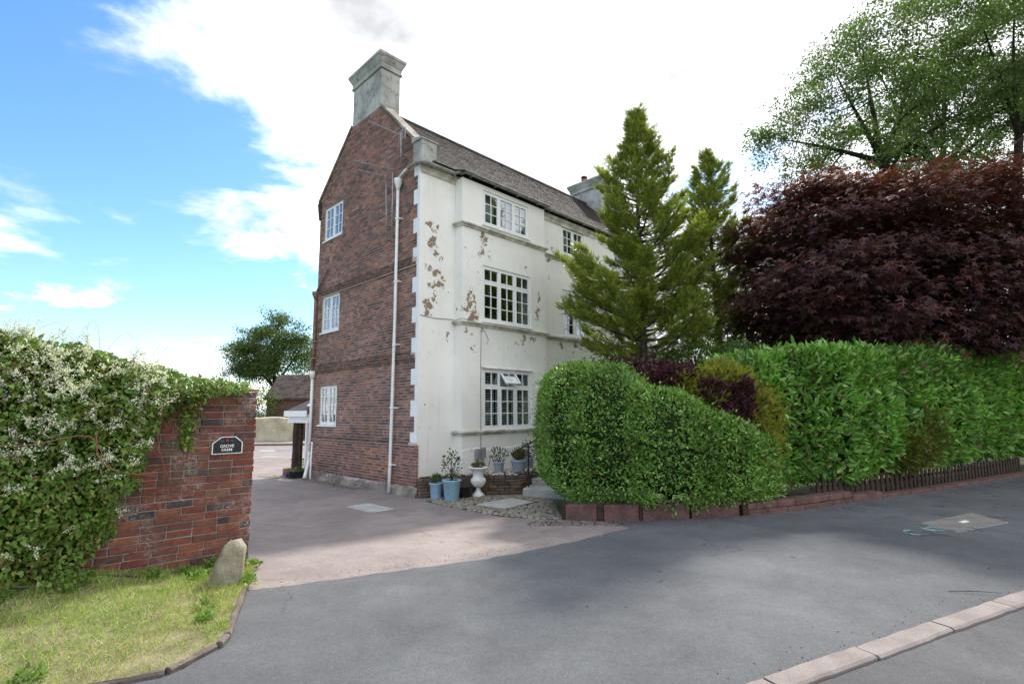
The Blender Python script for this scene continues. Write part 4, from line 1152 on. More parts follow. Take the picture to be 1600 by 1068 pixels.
# -- windows
window('F', BO, *BH[0], 3, 3, 0, None, 'curtain')
window('F', BO, *BH[1], 3, 3, 0.40, None, None)
window('F', BO, *BH[2], 3, 3, 0.42, 1, 'shutter', 'window with louvred shutters and one top sash open')
mb = MB(); mb.hexa([(BH[2][0] - .05, -BO - .075, 2.775), (BH[2][1] + .06, -BO - .075, 2.775), (BH[2][1] + .06, -BO + .01, 2.775), (BH[2][0] - .05, -BO + .01, 2.775), (BH[2][0] - .05, -BO - .06, 2.80), (BH[2][1] + .06, -BO - .06, 2.80), (BH[2][1] + .06, -BO + .01, 2.83), (BH[2][0] - .05, -BO + .01, 2.83)])
mb.build('drip_moulding', MT['cornice'], house)
for i, h in enumerate(FH):
    window('F', 0.0, *h, 2, 3, 0 if h[2] > 6 else 0.40, None, 'curtain' if h[2] > 6 else None)
window('G', 0.0, *GH[0], 2, 3, 0); window('G', 0.0, *GH[1], 2, 3, 0); window('G', 0.0, *GH[2], 2, 4, 0)
# -- pipes
mb = MB(); mb.tube([(-.11, .88, 7.55), (-.11, .9, 4.0), (-.13, .95, 0.3), (-.15, .95, -0.33)], .04, 12)
mb.lathe([(.045, 7.5), (.06, 7.56), (.1, 7.68), (.11, 7.76), (.11, 7.8)], 12, -.11, .88)
mb.tube([(-.11, .88, 7.8), (-.13, .6, 7.9), (-.15, .3, 7.93)], .035, 8)
p = mb.build('downpipe', MT['white_pipe'], house, True)
mb = MB()
for zz in (6.7, 5.0, 3.35, 1.75, 0.35): mb.tube([(-.112 - (.02 if zz < 2 else 0), .9 + (.03 if zz < 2 else 0), zz - .025), (-.112 - (.02 if zz < 2 else 0), .9 + (.03 if zz < 2 else 0), zz + .025)], .052, 10); mb.box(-.09, -.005, .78, .8, zz - .015, zz + .015); mb.box(-.1, -.09, .78, .9, zz - .015, zz + .015)
mb.build('pipe_bracket', MT['white_pipe'], p)
mb = MB(); mb.tube([(-.09, 5.62, 2.75), (-.09, 5.62, .3)], .045, 10); mb.lathe([(.05, 2.7), (.1, 2.85), (.1, 2.95)], 10, -.09, 5.62)
mb.tube([(-.1, 5.62, .34), (-.11, 5.58, .1), (-.3, 5.35, -.2), (-.36, 5.28, -.32)], .055, 10); mb.tube([(-.09, 5.62, .42), (-.09, 5.62, .3)], .06, 10)
mb.tube([(-.12, 5.66, .2), (-.2, 5.6, -.34)], .022, 8)
mb.build('downpipe', MT['white_pipe'], house, True)
mb = MB(); mb.tube([(-.07, 5.66, 2.85), (-.07, 5.66, 5.3)], .05, 10); mb.lathe([(.055, 5.3), (.1, 5.42), (.12, 5.46), (.12, 5.54)], 10, -.07, 5.66); mb.tube([(-.07, 5.66, 5.5), (-.06, 5.4, 5.75), (-.06, 4.95, 6.15)], .028, 8)
mb.build('rusty_downpipe', MT['rust'], house, True)
mb = MB()
for zz in (3.35, 3.9): mb.tube([(-.03, 5.55, zz), (-.14, 5.6, zz + .02), (-.16, 5.66, zz - .1), (-.16, 5.68, zz - .55)], .022, 7)
mb.build('waste_pipe', MT['grey_plastic'], house, True)
mb = MB(); mb.tube([(-.1, 5.5, .72), (-.12, 5.36, .72), (-.16, 5.3, .62), (-.32, 4.98, -.06), (-.33, 4.96, -.36)], .026, 8); mb.build('hand_rail', MT['white_pipe'], house, True)
# meter boxes and cable on the front
for a, z_, h in ((1.52, 0.42, .27), (1.70, 0.45, .27)):
    mb = MB(); mb.box(a, a + .14, -BO - .14, -BO - .046, z_, z_ + h); o = bevel_smooth(mb.build('meter_box', MT['grey_plastic'], house), .012)
mb = MB(); mb.tube([(1.77, -BO - .012, .72), (1.77, -BO - .012, 2.82), (1.79, -BO - .012, 3.82)], .009, 5); mb.tube([(0.02, -.012, 4.02), (0.5, -.014, 3.99), (BAY0 - .1, -.014, 4.02), (BAY0 - .012, -.03, 4.0), (BAY0 - .012, -BO - .01, 4.03), (BAY0 + .4, -BO - .012, 4.02), (1.9, -BO - .012, 3.78), (2.05, -BO - .012, 3.55), (1.98, -BO - .012, 3.42)], .008, 5)
mb.tube([(1.6, -BO - .07, .42), (1.6, -BO - .08, .12)], .012, 5); mb.tube([(1.77, -BO - .08, .45), (1.8, -BO - .07, .2), (2.0, -BO - .06, .25), (2.05, -BO - .06, .42)], .01, 5)
mb.build('cable', MT['grey_plastic'], house, True)
# -- rear porch
porch = MB()
porch.hexa([(-.16, 5.74, 1.62), (1.6, 5.74, 2.45), (1.6, 7.45, 2.45), (-.16, 7.45, 1.62), (-.16, 5.74, 1.70), (1.6, 5.74, 2.53), (1.6, 7.45, 2.53), (-.16, 7.45, 1.70)])
_p = porch.build('porch_roof', MT['tile'], house); _at = _p.data.attributes.new('col', 'FLOAT_COLOR', 'POINT'); _at.data.foreach_set('color', [1.0] * (4 * len(_p.data.vertices)))
mb = MB(); mb.box(-.19, -.16, 5.74, 7.48, 1.52, 1.71); mb.box(-.1, -.06, 5.76, 7.35, 1.32, 1.6); mb.build('fascia', MT['white'], house)
mb = MB(); mb.box(-.09, -.02, 5.9, 5.97, -.42, 1.6); mb.build('white_post', MT['white'], house)
mb = MB()
for i, zz in enumerate([-.16, .3, .8, 1.33]): pass
mb.tube([(.05, 6.85, -.17), (.06, 6.86, .4), (.05, 6.85, 1.0), (.05, 6.84, 1.34)], [.17, .155, .165, .15], 7); mb.box(.02, .1, 6.55, 6.72, -.16, 1.33)
mb.build('timber_post', MT['dark_timber'], house)
mb = MB(); mb.box(-.2, 1.5, 6.3, 7.35, -.5, -.165); mb.box(-.35, .0, 5.76, 6.28, -.55, -.36); bevel_smooth(mb.build('porch_step', MT['cement'], house), .03)
mb = MB(); mb.box(1.3, 1.42, 5.76, 7.2, -.45, .85); mb.build('porch_wall', MT['sandstone'], house)
mb = MB(); gl_ = []
mb.box(1.32, 1.4, 5.78, 7.2, .86, .92); mb.box(1.32, 1.4, 5.78, 7.2, 1.84, 1.9)
for y in (5.78, 6.13, 6.48, 6.83, 7.14): mb.box(1.321, 1.399, y, y + .05, .921, 1.839)
mb.box(1.33, 1.39, 5.83, 7.14, 1.36, 1.39)
pw = mb.build('porch_window', MT['white'], house)
mb = MB(); mb.box(1.358, 1.362, 5.83, 7.14, .92, 1.84); mb.build('pane', MT['glass'], pw)
mb = MB(); mb.box(.75, 1.5, 5.72, 6.3, 2.3, 2.78); mb.hexa([(.62, 5.71, 2.78), (1.6, 5.71, 2.78), (1.6, 6.42, 2.78), (.62, 6.42, 2.78), (.62, 5.71, 2.84), (1.6, 5.71, 2.9), (1.6, 6.42, 2.9), (.62, 6.42, 2.84)])
mb.build('dormer', MT['white'], house)
mb = MB()
mb.hexa([(.1, 5.8, 1.85), (.62, 5.8, 2.09), (.62, 6.35, 2.09), (.1, 6.35, 1.85), (.1, 5.8, 1.9), (.62, 5.8, 2.14), (.62, 6.35, 2.14), (.1, 6.35, 1.9)])
mb.build('roof_light', MT['white'], house)
for i in range(3):
    mb = MB(); y = 5.86 + i * .165; mb.hexa([(.15, y, 1.93), (.57, y, 2.124), (.57, y + .12, 2.124), (.15, y + .12, 1.93), (.15, y, 1.935), (.57, y, 2.129), (.57, y + .12, 2.129), (.15, y + .12, 1.935)]); mb.build('pane', MT['glass'], house)

# -- television aerials fixed to the gable (things of their own)
def aerial(label, pole, boom, nel, el_len, horizontal=True):
    b = Vector(hw_(*pole[0])); root = empty('television_aerial', b); tag(root, label, 'aerial', None)
    L = lambda p: tuple(Vector(hw_(*p)) - b)
    mb = MB(); mb.tube([L(p) for p in pole], .018, 8); mb.build('pole', MT['metal'], root, True)
    for f in (0.05, 0.25):
        mb = MB(); q = Vector(pole[0]).lerp(Vector(pole[-1]), f); mb.tube([L((q.x, q.y, q.z)), L((0.0, q.y + .02, q.z))], .014, 6); mb.tube([L((0.0, q.y - .06, q.z - .03)), L((0.0, q.y + .1, q.z + .03))], .02, 6)
        mb.build('wall_bracket', MT['rust'], root)
    if boom:
        mb = MB(); mb.tube([L(p) for p in boom], .014, 8); mb.build('boom', MT['metal'], root, True)
        mb = MB()
        for i in range(nel):
            f = (i + .5) / nel; q = Vector(boom[0]).lerp(Vector(boom[1]), f); e = el_len * (1 - .35 * f)
            if horizontal: mb.tube([L((q.x - e, q.y, q.z)), L((q.x + e, q.y, q.z))], .005, 5)
            else: mb.tube([L((q.x, q.y, q.z - e)), L((q.x, q.y, q.z + e))], .005, 5)
        mb.build('element', MT['metal'], root)
    return root
aerial('long aerial with a bright boom on the taller wall pole of the brick gable', [(-.22, .97, 6.15), (-.22, .97, 8.1)], [(-.24, .9, 8.03), (-.24, 3.1, 9.1)], 11, .12)
aerial('short aerial on the thin pole nearer the middle of the brick gable', [(-.18, 1.26, 6.1), (-.18, 1.38, 8.05)], [(-.2, 1.3, 7.98), (-.2, 2.9, 8.75)], 7, .08)
a3 = aerial('aerial with a small mesh reflector high under the gable coping', [(-.2, .62, 8.15), (-.2, .66, 9.0)], [(-.22, .7, 8.95), (-.22, 2.35, 10.05)], 14, .07)
mb = MB(); b3 = Vector(hw_(-.2, .62, 8.15))
for i in range(5):
    q0 = Vector(hw_(-.12, .56 + .0 * i, 8.85 + .07 * i)) - b3; q1 = Vector(hw_(-.12, .88, 8.85 + .07 * i)) - b3; mb.tube([q0, q1], .012, 5)
for y in (.58, .72, .86): mb.tube([Vector(hw_(-.12, y, 8.83)) - b3, Vector(hw_(-.12, y, 9.15)) - b3], .012, 5)
mb.build('reflector', MT['metal'], a3)

# ------------------------------------------------------------------ garden wall with the name plate
WE = (-3.005, 6.10); WRZ = R_(43.0); WC, WS = math.cos(WRZ), math.sin(WRZ)
def wl_(x, y, z=0.0): return (WE[0] + x * WC - y * WS, WE[1] + x * WS + y * WC, z)      # x towards the gate end, -y towards the camera
gwall = empty('garden_wall', (WE[0], WE[1], 0), WRZ)
tag(gwall, 'old red brick garden wall half buried in flowering climber', 'wall')
WT_ = 0.225; CH = 0.0768
brick_meshes = {}
def brick_mesh(L, v):
    k = (round(L, 3), v)
    if k in brick_meshes: return brick_meshes[k]
    rr = random.Random(v * 17 + int(L * 1000)); j = lambda s=.0025: rr.uniform(-s, s)
    h = CH - 0.012; c = 0.006; mb = MB(); vs = []
    for y, ins in ((-0.004, c), (c - .004, 0), (WT_ - c, 0), (WT_, c)):
        vs += [(ins + j(), y + j(.0015), ins + j()), (L - ins + j(), y + j(.0015), ins + j()), (L - ins + j(), y + j(.0015), h - ins + j()), (ins + j(), y + j(.0015), h - ins + j())]
    fs = [(0, 1, 2, 3), (12, 15, 14, 13)]
    for r in range(3):
        for q in range(4): fs.append((r * 4 + (q + 1) % 4, r * 4 + q, r * 4 + 4 + q, r * 4 + 4 + (q + 1) % 4))
    mb.add(vs, fs); brick_meshes[k] = mb.mesh('brick', MT['wall_brick']); return brick_meshes[k]
row = 0; z = -0.17; nb_ = 0
farw = MB()
while z < 1.90:
    x = 0.0 - random.uniform(0, .012); first = True
    pat = row % 2
    while x > -4.2:
        L = 0.222
        if (first and pat) or random.random() < (0.32 if row % 3 == 0 else .12): L = 0.105
        first = False
        L *= random.uniform(.97, 1.03)
        if x - L > -2.12 :
            o = bpy.data.objects.new('brick', brick_mesh(round(L / .004) * .004, random.randrange(3))); col.objects.link(o); o.parent = gwall
            o.location = (x - L, random.uniform(-.006, .005), z + random.uniform(-.002, .002)); o.rotation_euler = (random.uniform(-.008, .008), random.uniform(-.006, .006), random.uniform(-.008, .008)); nb_ += 1
        else:
            farw.box(x - L, x, 0, WT_, z, z + CH - .012)
        x -= L + 0.0115
    z += CH; row += 1
o = farw.build('brickwork', MT['wall_brick'], gwall); o['kind'] = 'stuff'
mb = MB(); mb.box(-4.2, -0.012, 0.009, WT_ - .01, -.25, 1.885); mb.build('mortar', MT['wall_mortar'], gwall)
mb = MB(); mb.box(-4.2, 0.012, -.012, WT_ + .012, 1.905, 1.925); mb.build('tile_coping', MT['terracotta'], gwall)

def text_mesh(txt, size, depth, mat):
    cu = bpy.data.curves.new('lettering', 'FONT'); cu.body = txt; cu.size = size; cu.extrude = depth; cu.align_x = 'CENTER'; cu.align_y = 'CENTER'; cu.offset = size * .012
    ob = bpy.data.objects.new('lettering', cu); col.objects.link(ob)
    me = bpy.data.meshes.new_from_object(ob.evaluated_get(bpy.context.evaluated_depsgraph_get()))
    bpy.data.objects.remove(ob); me.materials.clear(); me.materials.append(mat); return me
MT['sign_black'] = pmat('sign_black', (0.012, 0.014, 0.018), (0.022, 0.025, 0.03), 12, 0.4, 60, .1)
MT['sign_white'] = pmat('sign_white', (0.72, 0.71, 0.68), (0.8, 0.8, 0.78), 20, 0.5, 60, .1)
MT['rose_red'] = pmat('rose_red', (0.28, 0.02, 0.025), (0.36, 0.035, 0.04), 20, 0.5)
MT['leaf_blue'] = pmat('faded_green', (0.03, 0.09, 0.1), (0.05, 0.12, 0.12), 20, 0.5)
sign = empty('house_sign', wl_(-.295, -.012, 1.20), WRZ)
tag(sign, 'black house name plate with white border and lettering fixed on the brick garden wall', 'sign')
SW, SH = .155, .19
outl = [(-SW, 0), (SW, 0), (SW, .125), (SW * .52, SH), (-SW * .42, SH), (-SW, .12)]
def ngon_plate(pts, y0, y1):
    mb = MB(); n = len(pts); vs = [(x, y0, z) for x, z in pts] + [(x, y1, z) for x, z in pts]
    mb.add(vs, [tuple(range(n)), tuple(range(2 * n - 1, n - 1, -1))] + [(i, i + n, (i + 1) % n + n, (i + 1) % n) for i in range(n)]); return mb
ngon_plate(outl, -.012, 0.0).build('plate', MT['sign_black'], sign)
mb = MB(); n = len(outl); ctr = (0, SH * .48); inn = [(x + (ctr[0] - x) * .065, z + (ctr[1] - z) * .09) for x, z in outl]
vs = [(x, -.016, z) for x, z in outl] + [(x, -.016, z) for x, z in inn] + [(x * 1.004, 0.0, z) for x, z in outl] + [(x, -.011, z) for x, z in inn]
fs = []
for i in range(n):
    k = (i + 1) % n; fs += [(i, k, n + k, n + i), (i, 2 * n + i, 2 * n + k, k), (n + i, n + k, 3 * n + k, 3 * n + i)]
mb.add(vs, fs); mb.build('border', MT['sign_white'], sign)
for txt, z_, dx in (('GROVE', .086, .0), ('FARM', .044, .0)):
    o = bpy.data.objects.new('lettering', text_mesh(txt, .044, .0012, MT['sign_white'])); col.objects.link(o); o.parent = sign
    o.location = (-.005 + dx, -.0145, z_); o.rotation_euler = (R_(90), 0, 0)
mb = MB(); mb.lathe([(.004, 0), (.016, .002), (.019, .004), (.012, .006), (.003, .007)], 10)
o = mb.build('rose_emblem', MT['rose_red'], sign, True); o.location = (-.005, -.0125, .145); o.rotation_euler = (R_(90), 0, 0)
for s in (-1, 1):
    mb = MB(); mb.add([(0, 0, 0), (s * .02, 0, .012), (s * .045, 0, .0), (s * .05, 0, -.012), (s * .025, 0, -.008), (0, -.001, 0)], [(0, 1, 2, 3, 4)])
    o = mb.build('leaf_emblem', MT['leaf_blue'], sign); o.location = (-.005 + s * .026, -.0132, .143)

# ------------------------------------------------------------------ verge, edging stones, guard stone
EP = np.array(EDGE); EL = np.concatenate([[0], np.cumsum(np.linalg.norm(np.diff(EP, axis=0), axis=1))])
def verge_pt(u, t):
    """u 0..1 along the wall from its end, t 0 at the wall .. 1 at the edging"""
    L = -0.06 + 3.7 * u; w = wl_(-L, -.0)
    s = EL[-1] * (u ** 1.0); e = (np.interp(s, EL, EP[:, 0]), np.interp(s, EL, EP[:, 1]))
    zw = np.interp(L, [0, .4, .84, 1.46, 2.2, 4], [-.02, .03, .07, .2, .27, .34]); ze = 0.035
    x, y = w[0] + (e[0] - w[0]) * t, w[1] + (e[1] - w[1]) * t
    z = zw + (ze - zw) * (t ** .85) + 0.018 * math.sin(x * 7 + y * 3) * math.sin(y * 6 - x) * min(1, 4 * t * (1 - t) + .1)
    return x, y, z
mb = MB(); nu, nt_ = 40, 18
for i in range(nu + 1):
    for j in range(nt_ + 1): mb.v.append(verge_pt(i / nu, j / nt_))
for i in range(nu):
    for j in range(nt_): mb.f.append((i * (nt_ + 1) + j, i * (nt_ + 1) + j + 1, (i + 1) * (nt_ + 1) + j + 1, (i + 1) * (nt_ + 1) + j))
vg = mb.build('verge', MT['earth'], None, True); tag(vg, kind='structure')
edg = empty('verge_edging', (-2.3, 4.2, 0)); tag(edg, kind='structure')
es = [((-2.50, 5.02), (-2.13, 4.06)), ((-2.115, 4.03), (-2.10, 3.9)), ((-2.115, 3.88), (-2.22, 3.545)), ((-2.235, 3.53), (-2.62, 3.35)), ((-2.64, 3.34), (-3.3, 3.06)), ((-3.32, 3.05), (-4.1, 2.74)), ((-4.12, 2.73), (-5.0, 2.38))]
for a, b in es:
    a, b = Vector((*a, 0)), Vector((*b, 0)); d = (b - a); L = d.length; ang = math.atan2(d.y, d.x)
    mb = MB(); n = 6; vs = []; fs = []
    for i in range(n + 1):
        x = L * i / n; q = random.uniform(-.006, .006)
        vs += [(x, -.026 + q, -.1), (x, -.026 + q, .03), (x, -.014 + q, .042), (x, .014 + q, .042 + q * .5), (x, .026 + q, .028), (x, .026 + q, -.1)]
    for i in range(n):
        for j in range(5): fs.append((i * 6 + j, i * 6 + j + 1, i * 6 + j + 7, i * 6 + j + 6))
    fs += [tuple(range(5, -1, -1)), tuple(n * 6 + j for j in range(6))]
    mb.add(vs, fs); o = mb.build('edging_stone', MT['edging'], edg); o.location = (a.x + 2.3, a.y - 4.2, random.uniform(-.008, .006)); o.rotation_euler = (random.uniform(-.05, .05), 0, ang)
# guard stone at the wall end
mb = MB(); rings = 9; n = 20; H_ = .47
for i in range(rings + 1):
    f = i / rings; hw1 = .2 - .095 * f - (.05 * max(0, f - .9) / .1); hd1 = .15 - .05 * f - (.04 * max(0, f - .9) / .1)
    for j in range(n):
        t = 2 * math.pi * j / n; c, s = math.cos(t), math.sin(t); e = .55
        x = math.copysign(abs(c) ** e, c) * hw1; y = math.copysign(abs(s) ** e, s) * hd1
        q = 1 + .035 * math.sin(5 * t + i) + random.uniform(-.02, .02)
        mb.v.append((x * q + .085 * f, y * q, -.1 + (H_ + .1) * f + (random.uniform(-.012, .012) if i == rings else 0)))
for i in range(rings):
    for j in range(n): mb.f.append((i * n + j, i * n + (j + 1) % n, (i + 1) * n + (j + 1) % n, (i + 1) * n + j))
mb.f.append(tuple(rings * n + j for j in range(n)))
gs = mb.build('guard_stone', MT['stone'], None, True); gs.location = (-2.80, 5.2, 0.0); gs.rotation_euler = (0, R_(3), R_(25)); gs.scale = (.88, .88, .9)
tag(gs, 'squat weathered guard stone standing in the grass at the wall end', 'guard stone')

# ------------------------------------------------------------------ cobbles, flagstone, patch
COB = [(-1.97, 11.89), (-1.07, 10.76), (-.26, 9.79), (.73, 9.1), (.86, 11.93), (.2, 12.45), (-.95, 12.62), (-1.7, 12.45)]
cobb = sheet('cobbled_apron', COB, MT['soil'], 0.006, 0.5); tag(cobb, kind='structure')
def inside(x, y, poly):
    r = False; j = len(poly) - 1
    for i in range(len(poly)):
        xi, yi = poly[i]; xj, yj = poly[j]
        if (yi > y) != (yj > y) and x < (xj - xi) * (y - yi) / (yj - yi) + xi: r = not r
        j = i
    return r
FLAG = [(-.78, 11.28), (-.05, 12.15), (.45, 11.51), (-.16, 10.62)]
mb = MB(); ca, sa = math.cos(R_(50)), math.sin(R_(50)); nv = 0
for i in range(-40, 40):
    off = random.uniform(0, .1)
    for j in range(-40, 40):
        u, v = i * .088, j * .14 + off
        x, y = -.3 + u * ca - v * sa, 11.2 + u * sa + v * ca
        if not inside(x, y, COB) or inside(x, y, [(p[0] * 1.0 + (-.0), p[1]) for p in [(-.88, 11.28), (-.05, 12.26), (.55, 11.52), (-.16, 10.5)]]): continue
        if random.random() < .04: continue
        a, b, h = .037 * random.uniform(.85, 1.1), .062 * random.uniform(.8, 1.1), random.uniform(.012, .024); zz = g(x, y) + .006
        c = random.choice([(1, 1, 1), (1.25, 1.2, 1.1), (.75, .74, .7), (1.05, 1.0, .85), (.9, .95, .75)])
        vs = []
        for k, (sc, hh) in enumerate(((1, -.01), (.96, h * .6), (.7, h))):
            for q in range(6):
                t = 2 * math.pi * q / 6 + .5; lx, ly = a * sc * 1.15 * math.cos(t), b * sc * 1.15 * math.sin(t)
                vs.append((x + lx * ca - ly * sa, y + lx * sa + ly * ca, zz + hh))
        fs = [(r * 6 + q, r * 6 + (q + 1) % 6, r * 6 + 6 + (q + 1) % 6, r * 6 + 6 + q) for r in range(2) for q in range(6)] + [tuple(12 + q for q in range(6))]
        mb.add(vs, fs, c); nv += 1
o = mb.build('cobbles', MT['cobble'], cobb, True); o['kind'] = 'stuff'
def slab_poly(name, poly, z0, z1, mat, parent=None, bev=.008):
    mb = MB(); n = len(poly); mb.add([(x, y, (g(x, y) + z0)) for x, y in poly] + [(x, y, (g(x, y) + z1)) for x, y in poly], [tuple(range(n - 1, -1, -1)), tuple(range(n, 2 * n))] + [(i, (i + 1) % n, n + (i + 1) % n, n + i) for i in range(n)])
    return bevel_smooth(mb.build(name, mat, parent), bev)
fl = slab_poly('flagstone', FLAG, -.05, .028, MT['slab'], cobb)
cp = slab_poly('concrete_patch', [(-3.53, 11.18), (-3.2, 11.69), (-2.42, 10.84), (-2.77, 10.35)], -.05, .012, MT['patch'], None, .004); tag(cp, kind='structure')
# chamber cover in the footway
MT['cover'] = pmat('dull_concrete', (0.15, 0.14, 0.125), (0.22, 0.205, 0.185), 4, 0.9, 60, 0.4, 0.004)
CV = [(5.77, 7.62), (5.84, 7.07), (7.05, 7.62), (7.16, 8.33)]
cc_ = Vector((6.45, 7.66)); cover = empty('chamber_cover', (cc_.x, cc_.y, 0)); tag(cover, 'pale concrete chamber cover set in the dark footway tarmac', 'chamber cover')
def cvp(k): return [((cc_.x + (x - cc_.x) * k), (cc_.y + (y - cc_.y) * k)) for x, y in CV]
o = slab_poly('frame', cvp(1.0), -.03, .010, MT['metal'], cover, .002); o.location = (-cc_.x, -cc_.y, 0)
o = slab_poly('cover_slab', cvp(.965), .0, .016, MT['cover'], cover, .004); o.location = (-cc_.x, -cc_.y, 0)
o = slab_poly('lifting_plate', cvp(.13), .01, .021, MT['sign_white'], cover, .002); o.location = (-cc_.x, -cc_.y, 0)
# sprayed survey mark beside the cover
mk = bpy.data.objects.new('spray_mark', text_mesh('ATO', .3, .0008, MT['paint_mark'])); col.objects.link(mk); mk.parent = fo
mk.location = (5.83, 7.30, g(5.8, 7.3) + .0085); mk.rotation_euler = (0, 0, R_(20)); mk.scale = (1.0, 1.15, 1)
mb = MB(); n = 12; vs = []
for i in range(n + 1):
    t = R_(70 + 200 * i / n); w = .022 * (.6 + .4 * math.sin(i)); 
    for r in (.13 - w, .13 + w): vs.append((r * 1.35 * math.cos(t), r * math.sin(t), 0))
mb.add(vs, [(2 * i, 2 * i + 2, 2 * i + 3, 2 * i + 1) for i in range(n)])
o = mb.build('spray_mark', MT['paint_mark'], fo); o.location = (5.35, 7.10, g(5.35, 7.1) + .0085); o.rotation_euler = (0, 0, R_(20))

# ------------------------------------------------------------------ low sandstone wall under the hedge
lw = empty('low_wall', (HB[0][0], HB[0][1], 0)); tag(lw, 'low red sandstone block wall at the foot of the hedges', 'wall')
HBA = np.array(HB); HBL = np.concatenate([[0], np.cumsum(np.linalg.norm(np.diff(HBA, axis=0), axis=1))])
def hb(s, off=0.0):
    x, y = np.interp(s, HBL, HBA[:, 0]), np.interp(s, HBL, HBA[:, 1]); e = .15
    dx = np.interp(s + e, HBL, HBA[:, 0]) - np.interp(s - e, HBL, HBA[:, 0]); dy = np.interp(s + e, HBL, HBA[:, 1]) - np.interp(s - e, HBL, HBA[:, 1]); l = math.hypot(dx, dy)
    return x - dy / l * off, y + dx / l * off          # off > 0: away from the road
def wblock(name, s0, s1, z0, z1, mat, o0=0.0, o1=.22, parent=None):
    mb = MB(); n = max(1, int((s1 - s0) / .3)); vs = []; fs = []
    for i in range(n + 1):
        s = s0 + (s1 - s0) * i / n; a, b = hb(s, o0), hb(s, o1); gz = g(*a); q = random.uniform(-.004, .004)
        vs += [(a[0] - HB[0][0], a[1] - HB[0][1], gz + z0), (a[0] - HB[0][0], a[1] - HB[0][1], gz + z1 + q), (b[0] - HB[0][0], b[1] - HB[0][1], gz + z1 + q), (b[0] - HB[0][0], b[1] - HB[0][1], gz + z0)]
    for i in range(n):
        for j in range(4): fs.append((i * 4 + j, i * 4 + (j + 1) % 4, i * 4 + 4 + (j + 1) % 4, i * 4 + 4 + j))
    fs += [(3, 2, 1, 0), tuple(n * 4 + j for j in range(4))]
    mb.add(vs, fs); return bevel_smooth(mb.build(name, mat, parent or lw), .012)
s = 0.06
for a, b in ((.06, .62), (.74, 1.3), (1.36, 2.1), (2.14, 2.95)): wblock('sandstone_block', a, b, -.12, .25, MT['sandstone'])
for a, b in ((-.02, .055), (.63, .73), (1.305, 1.355), (3.0, 3.09)): wblock('post', a, b, -.12, .27, MT['dark_timber'], -.01, .12)
for r_, (z0, z1) in enumerate(((-.12, .08), (.087, .19))):
    a = 3.1 + r_ * .17
    if r_: wblock('sandstone_block', 3.1, a - .006, z0, z1, MT['sandstone'])
    while a < 5.6:
        b = min(5.62, a + random.uniform(.34, .46)); wblock('sandstone_block', a, b - .007, z0, z1, MT['sandstone']); a = b
for a in np.arange(5.63, 13, .9): wblock('sandstone_block', a, a + .89, -.12, .06 if a > 6 else .12, MT['sandstone'])
# dark picket edging behind it
fence = empty('picket_edging', (HB[0][0], HB[0][1], 0)); tag(fence, 'low dark timber picket edging below the right-hand laurel hedge', 'fence')
a = 5.0
while a < 13.2:
    w = random.uniform(.085, .105); wblock('picket', a, a + w, .0, .42 + random.uniform(-.03, .02), MT['dark_timber'], .235, .262, fence); a += w + random.uniform(.05, .075)
wblock('rail', 4.9, 13.2, .24, .31, MT['dark_timber'], .266, .30, fence)

# ------------------------------------------------------------------ terrace, retaining wall, steps, railing
MT['rubble_obj'] = mat_brick('brown_stone', [(0, (0.1, 0.07, 0.05)), (.3, (.15, .11, .08)), (.6, (.19, .145, .1)), (.8, (.11, .085, .07)), (1, (.21, .17, .12))], 0, True, .35)
TZ = 0.10
TER = [(-2.12, 12.42), (-1.05, 12.80), (.13, 12.84), (.62, 13.55), (2.2, 15.1), hw_(6, .1)[:2], hw_(.1, .12)[:2]]
mb = MB(); n = len(TER); mb.add([(x, y, TZ) for x, y in TER] + [(x, y, -.45) for x, y in TER], [tuple(range(n))] + [(i, n + i, n + (i + 1) % n, (i + 1) % n) for i in range(n)])
ter = mb.build('terrace', MT['soil']); tag(ter, kind='structure')
mb = MB()
for k in range(3600):
    x, y = random.uniform(-2.0, 2.2), random.uniform(12.5, 15.2)
    if not inside(x, y, TER): continue
    if x < -.6 and random.random() < .6: continue
    r = random.uniform(.012, .03); c = random.choice([(1, 1, 1), (.95, .9, .8), (1.1, 1.1, 1.1), (.7, .62, .5)])
    an = random.uniform(0, 6)
    vs = [(x + r * math.cos(an + q * 2.09), y + r * math.sin(an + q * 2.09), TZ - .002) for q in range(3)] + [(x + r * .75 * math.cos(an + 1 + q * 2.09), y + r * .75 * math.sin(an + 1 + q * 2.09), TZ + r * .8) for q in range(3)]
    mb.add(vs, [(3, 4, 5), (0, 1, 3), (1, 4, 3), (1, 2, 4), (2, 5, 4), (2, 0, 5), (0, 3, 5)], c)
o = mb.build('gravel', MT['gravel']); tag(o, 'white and tan gravel spread over the raised terrace', 'gravel', None, 'stuff')
rw = empty('retaining_wall', (-2.1, 12.4, 0)); tag(rw, 'low dry stone retaining wall of thin brown stones below the white house front', 'wall')
RP = np.array([(-2.22, 12.36), (-1.75, 12.56), (-1.05, 12.77), (-.4, 12.82), (.18, 12.80), (.60, 13.45), (1.3, 14.1)]); RL = np.concatenate([[0], np.cumsum(np.linalg.norm(np.diff(RP, axis=0), axis=1))])
z = -.40; row = 0
